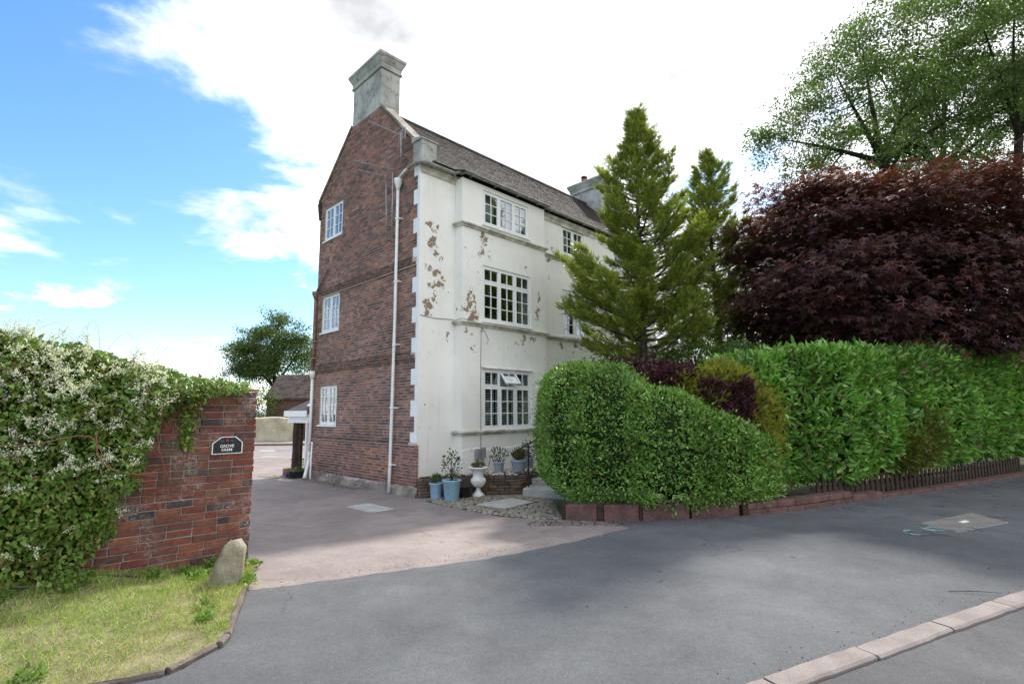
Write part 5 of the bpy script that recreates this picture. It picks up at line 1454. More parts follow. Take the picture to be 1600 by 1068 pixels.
while z < .09:
    h = random.uniform(.05, .085); s = random.uniform(-.15, 0)
    if z + h > .12: h = .12 - z
    while s < RL[-1]:
        L = random.uniform(.14, .42); s0, s1 = max(0, s), min(RL[-1], s + L)
        if s1 - s0 > .06:
            p0 = Vector((np.interp(s0, RL, RP[:, 0]), np.interp(s0, RL, RP[:, 1]), 0)); p1 = Vector((np.interp(s1, RL, RP[:, 0]), np.interp(s1, RL, RP[:, 1]), 0)); d = (p1 - p0)
            LL = d.length - .012; mb = MB(); c = .012; q = lambda: random.uniform(-.008, .008)
            vs = []
            for y, ins in ((-.03 + q(), c), (-.015, 0), (.16, 0)):
                vs += [(ins + q(), y + q(), ins * .7 + q() * .5), (LL - ins + q(), y + q(), ins * .7 + q() * .5), (LL - ins + q(), y + q(), h - .008 - ins * .7 + q() * .5), (ins + q(), y + q(), h - .008 - ins * .7 + q() * .5)]
            fs = [(0, 1, 2, 3), (8, 11, 10, 9)]
            for r in range(2):
                for k in range(4): fs.append((r * 4 + (k + 1) % 4, r * 4 + k, r * 4 + 4 + k, r * 4 + 4 + (k + 1) % 4))
            mb.add(vs, fs); o = mb.build('stone', MT['rubble_obj'], rw); o.location = (p0.x + 2.1, p0.y - 12.4, z); o.rotation_euler = (0, 0, math.atan2(d.y, d.x))
        s += L
    z += h; row += 1
for k in range(9):        # loose lumps along the top by the steps
    x, y = .1 + k * .11, 12.95 + k * .11 + random.uniform(-.05, .05); r = random.uniform(.05, .09); mb = MB()
    mb.lathe([(r * .7, 0), (r, r * .35), (r * .8, r * .9), (r * .3, r * 1.1)], 7)
    o = mb.build('stone', MT['rubble_obj'], rw); o.location = (x + 2.1, y - 12.4, TZ - .01); o.rotation_euler = (random.uniform(-.2, .2), random.uniform(-.2, .2), random.uniform(0, 6)); o.scale = (1.2, .9, .9)
st = empty('stone_steps', (.8, 12.6, -.35)); tag(st, 'worn stone garden steps between the cobbles and the clipped hedge', 'steps')
for poly, z0, z1 in (([(.22, 12.48), (1.45, 11.95), (1.75, 12.6), (.38, 13.12)], -.45, -.17), ([(.45, 13.14), (1.76, 12.62), (2.1, 13.4), (.75, 13.6)], -.45, -.02), ([(.8, 13.62), (2.12, 13.42), (2.7, 15.3), (2.2, 15.4)], -.45, .09)):
    mb = MB(); n = 4; mb.add([(x - .8, y - 12.6, z0 + .35) for x, y in poly] + [(x - .8, y - 12.6, z1 + .35) for x, y in poly], [(3, 2, 1, 0), (4, 5, 6, 7)] + [(i, (i + 1) % 4, 4 + (i + 1) % 4, 4 + i) for i in range(4)])
    bevel_smooth(mb.build('step', MT['slab'], st), .015)
rl = empty('iron_railing', (.37, 12.74, -.34)); tag(rl, 'slim black iron handrail with a scrolled end beside the garden steps', 'handrail')
LR = lambda p: (p[0] - .37, p[1] - 12.74, p[2] + .34)
mb = MB(); mb.box(-.02, .02, -.02, .02, -.05, 1.17); mb.build('post', MT['black_iron'], rl)
mb = MB(); mb.box(1.28, 1.32, 1.28, 1.32, .3, 1.75); mb.build('post', MT['black_iron'], rl)
pts = [LR((.37, 12.74, .84)), LR((1.67, 14.04, 1.42))]
mb = MB(); mb.tube([LR((.13, 12.66, .66)), LR((.11, 12.65, .70)), LR((.14, 12.66, .735)), LR((.22, 12.69, .76))] + pts, .017, 8); mb.tube([LR((.13, 12.66, .66)), LR((.16, 12.67, .67))], .022, 8); mb.build('rail', MT['black_iron'], rl, True)

# ------------------------------------------------------------------ pots
def pot_plant(name, loc, prof, mat, label, cat, fol=None, soil=.0, extra=None):
    root = empty(name, loc); tag(root, label, cat)
    mb = MB(); mb.lathe(prof, 24); mb.build('pot', mat, root, True)
    if soil: mb = MB(); mb.lathe([(soil[0], soil[1] - .03), (soil[0], soil[1]), (soil[0] * .5, soil[1] + .012), (.005, soil[1] + .015)], 16); mb.build('soil', MT['soil'], root, True)
    if fol:
        n, c, r, L, Wd, cs, up = fol
        d = norm(rnd(n)); P = d * np.array(r) * (rng.uniform(.3, 1, n) ** .5)[:, None] + np.array(c)
        A = norm(d * .6 + np.array([0, 0, up]) + rnd(n, .4)); NN = norm(rnd(n, .5) + np.array([0, 0, .8])); S = L * rng.uniform(.6, 1.3, n)
        scatter('foliage', T_LEAF, P, A, NN, S, S * Wd, palette(n, cs), MT['leaf'], root)
        mb = MB()
        for k in range(7):
            q = Vector(c) + Vector((random.uniform(-.7, .7) * r[0], random.uniform(-.7, .7) * r[1], random.uniform(.0, .7) * r[2])); mb.tube([(random.uniform(-.03, .03), random.uniform(-.03, .03), c[2] - r[2]), q], [.007, .003], 5)
        mb.build('stem', MT['bark'], root)
    if extra: extra(root)
    return root
GREENS = [(0.05, 0.1, 0.025), (0.07, 0.13, 0.03), (0.04, 0.085, 0.02), (0.09, 0.13, 0.04)]
def bucket(r0, r1, h): return [(r0, 0), (r0 + .004, .012), (r1 - .006, h - .05), (r1, h - .045), (r1 + .012, h - .03), (r1 + .014, h - .004), (r1 + .006, h), (r1 - .012, h - .002), (r1 - .02, h - .05)]
def rose_extra(root):
    mb = MB(); mb.tube([(0, 0, .42), (.01, 0, .7), (-.02, .02, .95), (-.05, 0, 1.12)], [.012, .01, .008, .005], 6)
    mb.tube([(.01, 0, .66), (.08, .0, .82), (.14, .02, .93)], [.008, .006, .004], 6); mb.tube([(.0, 0, .6), (-.1, .02, .74), (-.17, .0, .84)], [.008, .006, .004], 6); mb.build('rose_stem', MT['bark'], root)
    for p in ((-.05, 0, 1.14), (.15, -.02, .95), (-.19, -.02, .85)):
        mb = MB()
        for k in range(12):
            a = k * 2.4; r = .012 + .0035 * k; t = Vector((math.cos(a), math.sin(a), 0)); s_ = Vector((-t.y, t.x, 0)); b = Vector(p)
            mb.add([tuple(b + t * r * .4), tuple(b + t * r + s_ * .022 + Vector((0, 0, .012))), tuple(b + t * r * 1.15 + Vector((0, 0, .036 - .002 * k))), tuple(b + t * r - s_ * .022 + Vector((0, 0, .012)))], [(0, 1, 2, 3)])
        mb.build('rose_flower', MT['rose_red'], root)
    mb = MB()      # embossed ring on the bucket
    n = 20
    for i in range(n):
        t0, t1 = 2 * math.pi * i / n, 2 * math.pi * (i + 1) / n
        for tt in (t0,): pass
        def bp(t, r): 
            ang = -1.9 + r * math.cos(t) / .19; zz = .25 + r * math.sin(t); rr = .152 + (.206 - .152) * zz / .47 + .003
            return (rr * math.cos(ang), rr * math.sin(ang), zz)
        mb.add([bp(t0, .07), bp(t1, .07), bp(t1, .077), bp(t0, .077)], [(0, 1, 2, 3)])
    mb.tube([(.18 * math.cos(-1.9), .18 * math.sin(-1.9) - .004, .20), (.184 * math.cos(-1.9), .184 * math.sin(-1.9) - .006, .29)], .006, 5)
    mb.build('embossed_ring', MT['grey_plastic'], root)
pot_plant('potted_rose', (-1.39, 11.95, -.35), bucket(.152, .206, .47), MT['blue_pot'], 'large pale blue bucket planted with a red-flowered rose bush', 'potted plant', (260, (0, 0, .78), (.24, .2, .34), .055, .6, [(0.07, 0.12, 0.03), (0.09, 0.13, 0.035), (0.1, 0.1, 0.04)], .2), (.19, .44), rose_extra)
pot_plant('potted_herb', (-1.78, 12.2, -.355), bucket(.115, .15, .38), MT['blue_pot'], 'small pale blue bucket with low green herbs beside the larger blue bucket', 'potted plant', (160, (0, 0, .45), (.13, .13, .11), .06, .4, GREENS, .7), (.13, .35))
pot_plant('plant_tub', (-1.15, 12.42, -.355), bucket(.17, .2, .28), MT['black_pot'], 'round black plastic tub behind the pale blue bucket of roses', 'pot', None, (.18, .25))
UR = [(.15, 0), (.15, .05), (.145, .06), (.12, .07), (.115, .09), (.07, .13), (.055, .17), (.055, .2), (.075, .225), (.13, .28), (.165, .34), (.17, .385), (.15, .43), (.128, .46), (.13, .52), (.15, .59), (.185, .635), (.225, .655), (.24, .675), (.235, .69), (.2, .695), (.18, .66)]
def urn_extra(root):
    mb = MB()
    for k in range(18):
        a = 2 * math.pi * k / 18; mb.tube([(.07 * math.cos(a), .07 * math.sin(a), .225), (.135 * math.cos(a), .135 * math.sin(a), .285), (.168 * math.cos(a), .168 * math.sin(a), .345), (.17 * math.cos(a), .17 * math.sin(a), .385), (.15 * math.cos(a), .15 * math.sin(a), .43)], .013, 6)
    mb.build('fluting', MT['white_pipe'], root, True)
pot_plant('stone_urn', (-.83, 12.52, -.355), UR, MT['white_pipe'], 'white classical urn on a pedestal foot holding low green plants', 'urn', (240, (0, 0, .72), (.17, .17, .06), .05, .4, [(0.07, 0.1, 0.03), (0.1, 0.11, 0.035), (0.13, 0.11, 0.04)], 1.0), (.19, .67), urn_extra)
pot_plant('potted_succulent', (-.36, 13.3, TZ), bucket(.1, .135, .28), MT['grey_pot'], 'small grey pot with a stubby thick-leaved shrub on the gravel terrace', 'potted plant', (140, (0, 0, .43), (.24, .2, .2), .07, .4, [(0.05, 0.085, 0.035), (0.07, 0.1, 0.045)], .9), (.12, .25))
pot_plant('potted_grass', (.14, 13.25, TZ), bucket(.13, .195, .33), MT['grey_pot'], 'wide blue-grey pot with yellowing upright foliage on the gravel terrace', 'potted plant', (260, (0, 0, .4), (.17, .17, .12), .13, .1, [(0.13, 0.13, 0.04), (0.16, 0.14, 0.05), (0.08, 0.11, 0.03)], 1.4), (.175, .3))
pot_plant('potted_shrub', (.42, 14.2, TZ), bucket(.1, .14, .3), MT['grey_pot'], 'grey pot with a dark leafy shrub nearest the white house front', 'potted plant', (180, (0, 0, .5), (.24, .24, .24), .07, .45, GREENS, .6), (.12, .27))
pot_plant('potted_bush', (.98, 13.8, TZ - .02), bucket(.13, .18, .36), MT['grey_pot'], 'blue-grey pot half hidden behind the clipped hedge beside the steps', 'potted plant', (120, (0, 0, .45), (.18, .18, .12), .07, .45, GREENS, .6), (.16, .32))
pot_plant('terracotta_pot', hw_(-.22, 6.62, -.43), bucket(.13, .19, .3), MT['terracotta'], 'terracotta flowerpot standing by the porch step behind the house', 'pot', None, (.17, .27))
pot_plant('black_tub', hw_(-.3, 6.0, -.42), bucket(.22, .24, .28), MT['black_pot'], 'wide black tub of low plants in front of the rear porch', 'potted plant', (120, (0, 0, .3), (.2, .2, .06), .07, .5, GREENS, .6), (.22, .26))
pot_plant('purple_pot', hw_(-.38, 6.36, -.43), bucket(.08, .11, .2), MT['purple_pot'], 'small purple pot between the terracotta pot and the black tub', 'pot', None, (.1, .18))

# ------------------------------------------------------------------ across the far road
fp = sheet('far_pavement', [(-40, 36.0), (-10, 36.6), (-8, 41), (-40, 41)], MT['kerb'], 0.12, 3.0); tag(fp, kind='structure')
mb = MB(); mb.hexa([(-40, 35.85, -.7), (-10, 36.45, -.7), (-10, 36.6, -.7), (-40, 36.0, -.7), (-40, 35.85, -.485), (-10, 36.45, -.485), (-10, 36.6, -.478), (-40, 36.0, -.478)]); o = mb.build('far_kerb', MT['edging']); tag(o, kind='structure')
for cx, cy, w, d, m_, nm in ((-14.7, 31.4, .9, .28, 'road_white', 'lane_marking'), (-12.6, 27.2, .85, .35, 'slab', 'road_cover')):
    o = sheet(nm, [(cx - w / 2, cy - d / 2), (cx + w / 2, cy - d / 2), (cx + w / 2, cy + d / 2), (cx - w / 2, cy + d / 2)], MT[m_], .012, 2.0, fr)
cw = empty('cream_wall', (-20, 40, -.6)); tag(cw, 'cream rendered wall across the far road beyond the driveway', 'wall')
mb = MB(); n = 24; vs = []; fs = []
for i in range(n + 1):
    x = -7 + 10.0 * i / n; h = 1.85 + .05 * math.sin(i * 1.3) + random.uniform(-.03, .03)
    vs += [(x, -.18, -.1), (x, -.18, h), (x, 0, h + .08), (x, .18, h), (x, .18, -.1)]
for i in range(n):
    for j in range(4): fs.append((i * 5 + j, i * 5 + j + 1, i * 5 + j + 6, i * 5 + j + 5))
fs += [(4, 3, 2, 1, 0), tuple(n * 5 + j for j in range(5))]
mb.add(vs, fs); mb.build('wall', MT['cream'], cw)
mb = MB(); mb.box(3.05, 3.6, -.3, .3, -.1, 1.9); mb.build('pier', MT['cream'], cw)
ob = empty('outbuilding', (-16, 45, -.6)); tag(ob, 'small brick outbuilding with a sagging tiled roof behind the cream wall', 'outbuilding')
mb = MB(); mb.box(-4.4, 5, -2, 3, -.1, 3.45); mb.hexa([(-4.4, -2, 3.45), (5, -2, 3.45), (5, 3, 3.45), (-4.4, 3, 3.45), (-4.4, .45, 5.35), (5, .45, 5.35), (5, .55, 5.35), (-4.4, .55, 5.35)]); mb.build('wall', MT['sandstone'], ob)
mb = MB(); mb.hexa([(-4.6, -2.25, 3.3), (5.1, -2.25, 3.3), (5.1, .5, 5.42), (-4.6, .5, 5.42), (-4.6, -2.25, 3.42), (5.1, -2.25, 3.42), (5.1, .5, 5.55), (-4.6, .5, 5.55)]); mb.hexa([(-4.6, .5, 5.42), (5.1, .5, 5.42), (5.1, 3.2, 3.3), (-4.6, 3.2, 3.3), (-4.6, .5, 5.55), (5.1, .5, 5.55), (5.1, 3.2, 3.42), (-4.6, 3.2, 3.42)])
r_ = mb.build('roof', MT['tile'], ob); _at = r_.data.attributes.new('col', 'FLOAT_COLOR', 'POINT'); _at.data.foreach_set('color', [1.25, 1.2, 1.15, 1.0] * len(r_.data.vertices))
mb = MB()
for r in range(26):
    x = -4.55
    while x < 5.0:
        w = random.uniform(.25, .4); k = random.uniform(.7, 1.5); d = r / 26
        y0, z0 = -2.27 + 2.75 * d, 3.44 + 2.13 * d; mb.add([(x, y0 - .0, z0 + .02), (x + w - .02, y0, z0 + .02), (x + w - .02, y0 + .11, z0 + .095), (x, y0 + .11, z0 + .095), (x, y0, z0 - .01), (x + w - .02, y0, z0 - .01)], [(0, 1, 2, 3), (4, 5, 1, 0)], (k * 1.2, k * 1.1, k)); x += w
o = mb.build('tiles', MT['tile'], r_); o['kind'] = 'stuff'
mb = MB(); mb.tube([(-1.6, .5, 5.4), (-1.6, .5, 6.0)], [.16, .13], 10); mb.build('chimney_pot', MT['terracotta'], ob)

# ------------------------------------------------------------------ hedges and shrubs
PRIVET = [(0.156, 0.281, 0.053), (0.192, 0.332, 0.065), (0.125, 0.235, 0.044), (0.229, 0.369, 0.079), (0.162, 0.295, 0.059)]
LAUREL = [(0.140, 0.305, 0.046), (0.184, 0.362, 0.057), (0.114, 0.254, 0.041), (0.222, 0.381, 0.073), (0.152, 0.299, 0.051)]
hedge('privet_hedge', [(1.62, 11.9), (1.5, 10.6), (1.64, 9.9), (2.02, 9.55), (2.65, 9.35), (3.4, 9.42), (4.0, 9.6), (4.55, 9.8)], .97, [2.5, 2.52, 2.5, 2.38, 2.0, 1.6, 1.3, 1.2], [.05, .05, .02, .02, .02, .02, .05, .12],
      'small-leaved clipped green hedge with a rounded end beside the cobbles', 'hedge', 3900, .062, .45, PRIVET, MT['gloss_leaf'], T_LEAF, 1.0)
hedge('laurel_hedge', [(3.7, 10.1), (5.7, 10.55), (7.2, 11.3), (9.3, 12.3), (11.7, 13.55), (14.5, 15.05), (18, 16.9)], .95, [2.5, 2.75, 2.85, 2.9, 3.0, 3.1, 3.15], [.3, .3, .35, .45, .45, .4, .4],
      'tall laurel hedge with large glossy leaves along the right-hand footway', 'hedge', 620, .15, .40, LAUREL, MT['gloss_leaf'], T_LEAF, 4.0, 300)
PURPLE = [(0.053, 0.018, 0.027), (0.075, 0.024, 0.033), (0.042, 0.018, 0.024), (0.105, 0.027, 0.036)]
blob_shrub('barberry_shrub', [(3.05, 10.45, 2.15, .85, .5, .42), (2.55, 9.9, 1.95, .35, .35, .42), (2.2, 10.6, 2.45, .5, .4, .22), (3.9, 10.5, 2.2, .5, .45, .35), (2.62, 9.2, 2.02, .32, .26, .3), (3.0, 9.3, 2.2, .34, .26, .22)], 11000, .085, .5, PURPLE, MT['purple_leaf'], 'dark purple shrub rising between the clipped hedge and the conifers', 'shrub')
blob_shrub('barberry_shrub', [(3.85, 8.95, 1.6, .28, .18, .24), (3.42, 9.02, 1.98, .24, .18, .18), (4.0, 9.0, 2.0, .2, .16, .15)], 1900, .08, .5, PURPLE, MT['purple_leaf'], 'small dark purple shrub ringed by the yellow-green shrub in the hedge gap', 'shrub', stem_to=.3)
GOLD = [(0.187, 0.203, 0.031), (0.234, 0.234, 0.039), (0.125, 0.156, 0.031), (0.296, 0.250, 0.047)]
blob_shrub('golden_shrub', [(3.9, 9.25, 1.3, .55, .32, .5), (3.35, 9.2, 1.75, .4, .3, .38), (4.3, 9.3, 1.6, .42, .32, .5), (3.75, 9.3, 2.1, .5, .3, .35), (4.25, 9.15, 1.05, .4, .3, .4), (3.2, 9.25, 2.05, .3, .25, .25)], 13000, .11, 1.0, GOLD, MT['leaf'], 'yellow-green feathery shrub filling the gap between the two hedges', 'shrub', T_SPRIG, [(0.36, 0.34, 0.05), (0.28, 0.29, 0.045)], stem_to=.1)
blob_shrub('golden_shrub', [(7.75, 10.75, .82, .75, .4, .5), (8.5, 11.1, 1.1, .55, .4, .6)], 6500, .11, 1.0, [(0.09, 0.11, 0.02), (0.12, 0.13, 0.022), (0.07, 0.085, 0.02)], MT['leaf'], 'yellow-green feathery shrub low in the laurel hedge above the picket edging', 'shrub', T_SPRIG, [(0.17, 0.17, 0.03), (0.13, 0.14, 0.025)], stem_to=.1)
blob_shrub('garden_shrub', [(4.6, 12.2, 2.6, .9, .7, .55), (5.4, 12.0, 2.75, .6, .6, .4), (2.6, 12.4, 2.3, .7, .6, .5)], 7000, .08, .5, [(0.09, 0.15, 0.035), (0.12, 0.19, 0.045), (0.07, 0.12, 0.03)], MT['leaf'], 'light green shrub showing above the hedge between the two conifers', 'shrub')
# ------------------------------------------------------------------ conifers
conifer('golden_cypress', (3.42, 13.6, -.3), (3.55, 13.5, 9.85), [(9.85, .04), (9.0, .38), (8.0, .78), (6.8, 1.15), (5.6, 1.45), (4.7, 1.85), (4.1, 2.15), (3.4, 1.9), (2.9, 1.2), (2.7, .7)], 245, 'tall yellow-green conifer in front of the white house, the taller of the pair', 3)
conifer('golden_cypress', (6.35, 15.6, -.3), (6.24, 15.5, 9.65), [(9.65, .04), (8.9, .4), (8.0, .75), (7.0, .95), (6.0, 1.12), (5.0, 1.2), (4.2, 1.1), (3.5, .9), (3.2, .5)], 170, 'slimmer yellow-green conifer beside the purple maple, the shorter of the pair', 8)
# ------------------------------------------------------------------ purple maple
cl_ = []
mc = np.array([10.4, 13.9, 5.3]); mr = np.array([3.85, 2.9, 2.4])
for k in range(300):
    d = norm(rnd(1))[0]
    if d[2] < -.9: continue
    d = np.sign(d) * np.abs(d) ** .62; d /= (np.abs(d) ** 3.2).sum() ** (1 / 3.2)
    p = mc + d * mr * random.uniform(.84, 1.0) * (1 + .05 * math.sin(4 * d[0] + 6 * d[2]))
    if p[2] < 2.95: p[2] = 2.95 + random.uniform(0, .4)
    cl_.append((p[0], p[1], p[2], random.uniform(.45, .7)))
for k in range(130):
    d = norm(rnd(1))[0]; p = mc + d * mr * random.uniform(.3, .85); cl_.append((p[0], p[1], max(p[2], 3.2), .95))
cl_ += [(9.0, 11.8, 2.55, .5), (8.9, 11.5, 2.1, .38), (9.4, 12.0, 2.9, .6)]
broad_tree('purple_maple', (10.0, 13.9, -.1), (10.0, 13.9, 3.2), .2, [(7.4, 12.8, 5.6), (12.6, 13.2, 6.0), (9.2, 12.2, 6.4), (10.6, 15.6, 6.4), (10.2, 13.6, 7.4), (8.0, 15.0, 6.2)], cl_, 95000, .7, .135, 1.0,
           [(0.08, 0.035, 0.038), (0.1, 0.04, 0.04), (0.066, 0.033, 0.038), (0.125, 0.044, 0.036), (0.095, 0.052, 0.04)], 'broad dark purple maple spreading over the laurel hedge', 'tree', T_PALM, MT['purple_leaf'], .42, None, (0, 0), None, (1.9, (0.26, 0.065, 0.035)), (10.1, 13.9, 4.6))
# ------------------------------------------------------------------ tall open trees behind
ROB = [(0.085, 0.14, 0.036), (0.105, 0.17, 0.042), (0.07, 0.115, 0.03), (0.125, 0.185, 0.05)]
def crown_clumps(n, c, r, rmin=.35, zmin=None, rr=(.7, 1.2), ok=None):
    out_ = []
    while len(out_) < n:
        d = norm(rnd(1))[0] * random.uniform(rmin, 1) ** .6; p = np.array(c) + d * np.array(r)
        if zmin is not None and p[2] < zmin: continue
        if ok is not None and not ok(p): continue
        out_.append((p[0], p[1], p[2], random.uniform(*rr)))
    return out_
broad_tree('locust_tree', (15.4, 20.2, -.4), (15.3, 20, 11.6), .24, [(11.4, 20, 12.6), (13.2, 19.2, 14.9), (15.4, 20.6, 17.2), (17.4, 20, 16.9), (18.2, 19.4, 13.4)], crown_clumps(88, (15.6, 20, 14.6), (5.4, 2.8, 5.2), .3, 10.2, (.6, 1.0), lambda p: p[0] > 10.3 + max(0, p[2] - 12.6) * .85) + [(10.3, 20, 12.6, .7), (11.0, 20, 13.0, .8), (10.6, 19.7, 11.7, .7), (11.9, 20, 14.0, .8), (13.2, 20, 15.3, .8), (11.4, 20.2, 11.2, .7)], 62000, .95, .12, .55, ROB, 'open-crowned green tree directly behind the purple maple, forking low', 'tree', T_DIA, None, .55, tight=.27)
broad_tree('locust_tree', (20.4, 24.5, -.4), (21.5, 24.3, 13.2), .28, [(18.6, 24, 18.5), (22.6, 24.6, 20.5), (25.6, 24, 19), (24.5, 23.4, 15.5)], crown_clumps(80, (23.0, 24, 18.0), (5.2, 3.0, 5.4), .3, 12.5, (.7, 1.15), lambda p: p[0] > 17.6 + max(0, p[2] - 18) * .6), 52000, 1.1, .14, .55, ROB, 'taller green tree with a leaning trunk behind the right of the maple', 'tree', T_DIA, None, .55, None, (-.6, 0), tight=.27)
broad_tree('locust_tree', (19.0, 19.4, -.3), (20.3, 19.3, 12.3), .2, [(19.2, 19, 16.8), (21.2, 19.5, 18.4), (23.0, 19, 16.8)], crown_clumps(50, (20.9, 19.2, 17.0), (3.6, 2.4, 4.4), .3, 12.8), 34000, .9, .12, .55, ROB, 'green tree whose dark trunk leans at the right edge of the view', 'tree', T_DIA, None, .55, None, (-.5, 0), tight=.27)
for bx, by, r_, h_, lb in ((13.2, 27.0, 3.4, 10.6, 'pale green tree low behind the left side of the maple'), (19.5, 28.0, 3.6, 12.0, 'pale green tree low behind the middle of the maple'), (26.0, 28.5, 3.8, 12.5, 'pale green tree low behind the right side of the maple')):
    broad_tree('background_tree', (bx, by, -.4), (bx, by, 4.5), .2, [(bx - 2, by, 7.5), (bx + 2, by, 7.5), (bx, by, 9)], crown_clumps(46, (bx, by, h_ - 4.2), (r_, 2.2, 4.4), .3, 2.5), 26000, 1.1, .15, .55, [(0.11, 0.165, 0.045), (0.14, 0.2, 0.06), (0.09, 0.14, 0.04)], lb, 'tree', T_DIA, None, .6)
# ------------------------------------------------------------------ far left
fcl = crown_clumps(52, (-24.2, 52, 7.6), (4.4, 3.4, 3.6), .25, 2.5, (.9, 1.5)) + [(-27.6, 52, 6.4, .9), (-27.2, 51.6, 5.2, .9), (-20.8, 52, 7.4, 1.0), (-21.2, 51.6, 6.0, .9), (-23.6, 52, 10.6, 1.0), (-25.4, 52, 10.0, 1.0)]
broad_tree('sycamore_tree', (-24.0, 52, -.6), (-24.0, 52, 4.2), .35, [(-27, 52, 7), (-24.4, 52, 10), (-21.4, 52, 8.2), (-24, 50.5, 8)], fcl, 34000, 1.2, .2, .6, [(0.075, 0.125, 0.03), (0.095, 0.155, 0.038), (0.06, 0.1, 0.026)], 'round-headed dark green tree behind the outbuilding on the far left', 'tree', T_DIA, None, .5)
blob_shrub('garden_bush', [(-20.3, 42.3, 1.9, 1.2, 1.0, 1.7), (-22, 42.5, 2.4, 1.5, 1.0, 1.9), (-24.2, 42.6, 2.6, 1.6, 1.0, 2.0)], 7000, .13, .55, [(0.09, 0.15, 0.035), (0.12, 0.19, 0.05), (0.07, 0.12, 0.03)], MT['leaf'], 'light green bush growing over the far cream wall', 'bush', T_DIA, stem_to=-.6)
blob_shrub('ivy_clump', [(-20.6, 43.0, 1.6, .5, .5, 2.2), (-19.2, 47, 4.0, 1.6, 1.2, 2.2)], 3600, .12, .55, [(0.06, 0.1, 0.03), (0.085, 0.12, 0.045)], MT['leaf'], 'ivy and scrub climbing the end of the brick outbuilding', 'ivy', T_DIA, stem_to=-.6)

# ------------------------------------------------------------------ climber over the garden wall
vine = empty('flowering_climber', wl_(-1.6, -.1, .1)); VO = np.array(wl_(-1.6, -.1, .1))
tag(vine, 'rampant climber with sprays of small white flowers smothering the brick garden wall', 'climber')
def wl_np(x, y, z): return np.stack([WE[0] + x * WC - y * WS, WE[1] + x * WS + y * WC, z], 1)
def ztop(L): return np.interp(L, [0, .3, .6, 1.0, 1.5, 2.0, 2.6, 4.2], [1.95, 1.99, 2.03, 2.12, 2.27, 2.37, 2.42, 2.45])
def lbound(z): return np.interp(z, [0, .15, .5, .9, 1.2, 1.45, 1.65, 1.8, 1.9, 2.6], [1.62, 1.5, 1.3, 1.12, 1.0, .93, .9, .72, .1, .0])
def bulge(L, z):
    e = np.clip((L - lbound(z)) / .75, 0, 1); top = np.clip((ztop(L) - z) / .5, 0, 1)
    return .06 + .42 * np.sqrt(e) * (0.45 + .55 * np.sqrt(top)) * np.interp(z, [0, .4, 1.2, 2.4], [.75, .9, 1.0, .7])
n = 30000
L_ = rng.uniform(0, 4.0, n); z_ = rng.uniform(.0, 2.5, n)
jag = .13 * lump(np.stack([L_ * 0, z_, z_ * 0], 1), 5.0, 2) + .06 * lump(np.stack([L_, z_, z_], 1), 9.0, 5)
keep = (z_ < ztop(L_) + .05 * lump(np.stack([L_, z_ * 0, L_], 1), 6, 1)) & (L_ > lbound(z_) + jag) & (z_ > np.interp(L_, [0, 1.4, 2.2, 4], [0, .2, .3, .36]))
L_, z_ = L_[keep], z_[keep]; n = len(L_)
bo = bulge(L_, z_); q3 = np.stack([L_ * 1.0, bo, z_], 1)
o_ = bo * (1 - rng.exponential(.16, n)) + .11 * lump(q3, 4.0, 3) + .06 * lump(q3, 10, 6)
o_ = np.clip(o_, .015, None)
P = wl_np(-L_, -o_, z_)
# growth spilling over the top and behind
m = 5200; Lt = rng.uniform(0, 4, m); yt = rng.uniform(-.35, .75, m); zt = ztop(Lt) - .25 * np.clip((yt - .1) / .65, 0, 1) ** 2 - rng.exponential(.06, m) + .05 * lump(np.stack([Lt, yt, Lt], 1), 5, 4)
kk = (Lt > .12) & (yt > -bulge(Lt, zt) * 1.0); Lt, yt, zt = Lt[kk], yt[kk], zt[kk]
P2 = wl_np(-Lt, yt, zt)
# hanging strand
m = 420; hz = rng.uniform(1.28, 1.95, m); hl = .70 + rng.normal(0, .055, m) * np.interp(hz, [1.28, 1.6, 1.95], [.35, 1, 1.4]); P3_ = wl_np(-hl, -rng.uniform(.02, .11, m), hz)
P = np.concatenate([P, P2, P3_]); n = len(P)
outw = np.array([WS, -WC, 0.0]); 
A = norm(outw * .55 + rnd(n, .55) + np.array([0, 0, -.45])); NN = norm(outw * .7 + np.array([0, 0, .6]) + rnd(n, .4))
S = rng.uniform(.03, .058, n)
C = palette(n, [(0.135, 0.235, 0.045), (0.17, 0.285, 0.055), (0.105, 0.195, 0.038), (0.2, 0.31, 0.068), (0.24, 0.31, 0.075)])
pat = lump(P, 3.0, 8) > .35
yel = rng.uniform(0, 1, n) < .16 + .25 * pat * (P[:, 2] > 1.5)
C[yel] = palette(int(yel.sum()), [(0.17, 0.18, 0.035), (0.2, 0.17, 0.045), (0.15, 0.17, 0.04)])
o = scatter('foliage', T_HEART, P - VO, A, NN, S, S * .72, C, MT['leaf'], vine); o['kind'] = 'stuff'
# dense woody inside
mb = MB(); nL, nz = 26, 14; vs = []
for i in range(nL + 1):
    for j in range(nz + 1):
        L = 1.0 + 3.1 * i / nL; f = j / nz; z0 = float(np.interp(L, [0, 1.4, 2.2, 4], [.05, .2, .3, .36])); z1 = float(ztop(L)) - .1
        z = z0 + (z1 - z0) * f; La = max(L, float(lbound(z)) + .12); ofs = max(.012, float(bulge(np.array([La]), np.array([z]))[0]) * .62 - .03) * min(1, (L - 1.0) * 3 + .1)
        w = wl_(-La, -ofs, z); vs.append((w[0] - VO[0], w[1] - VO[1], w[2] - VO[2]))
mb.add(vs, [(i * (nz + 1) + j, (i + 1) * (nz + 1) + j, (i + 1) * (nz + 1) + j + 1, i * (nz + 1) + j + 1) for i in range(nL) for j in range(nz)])
mb.build('inner_growth', MT['core'], vine, True)
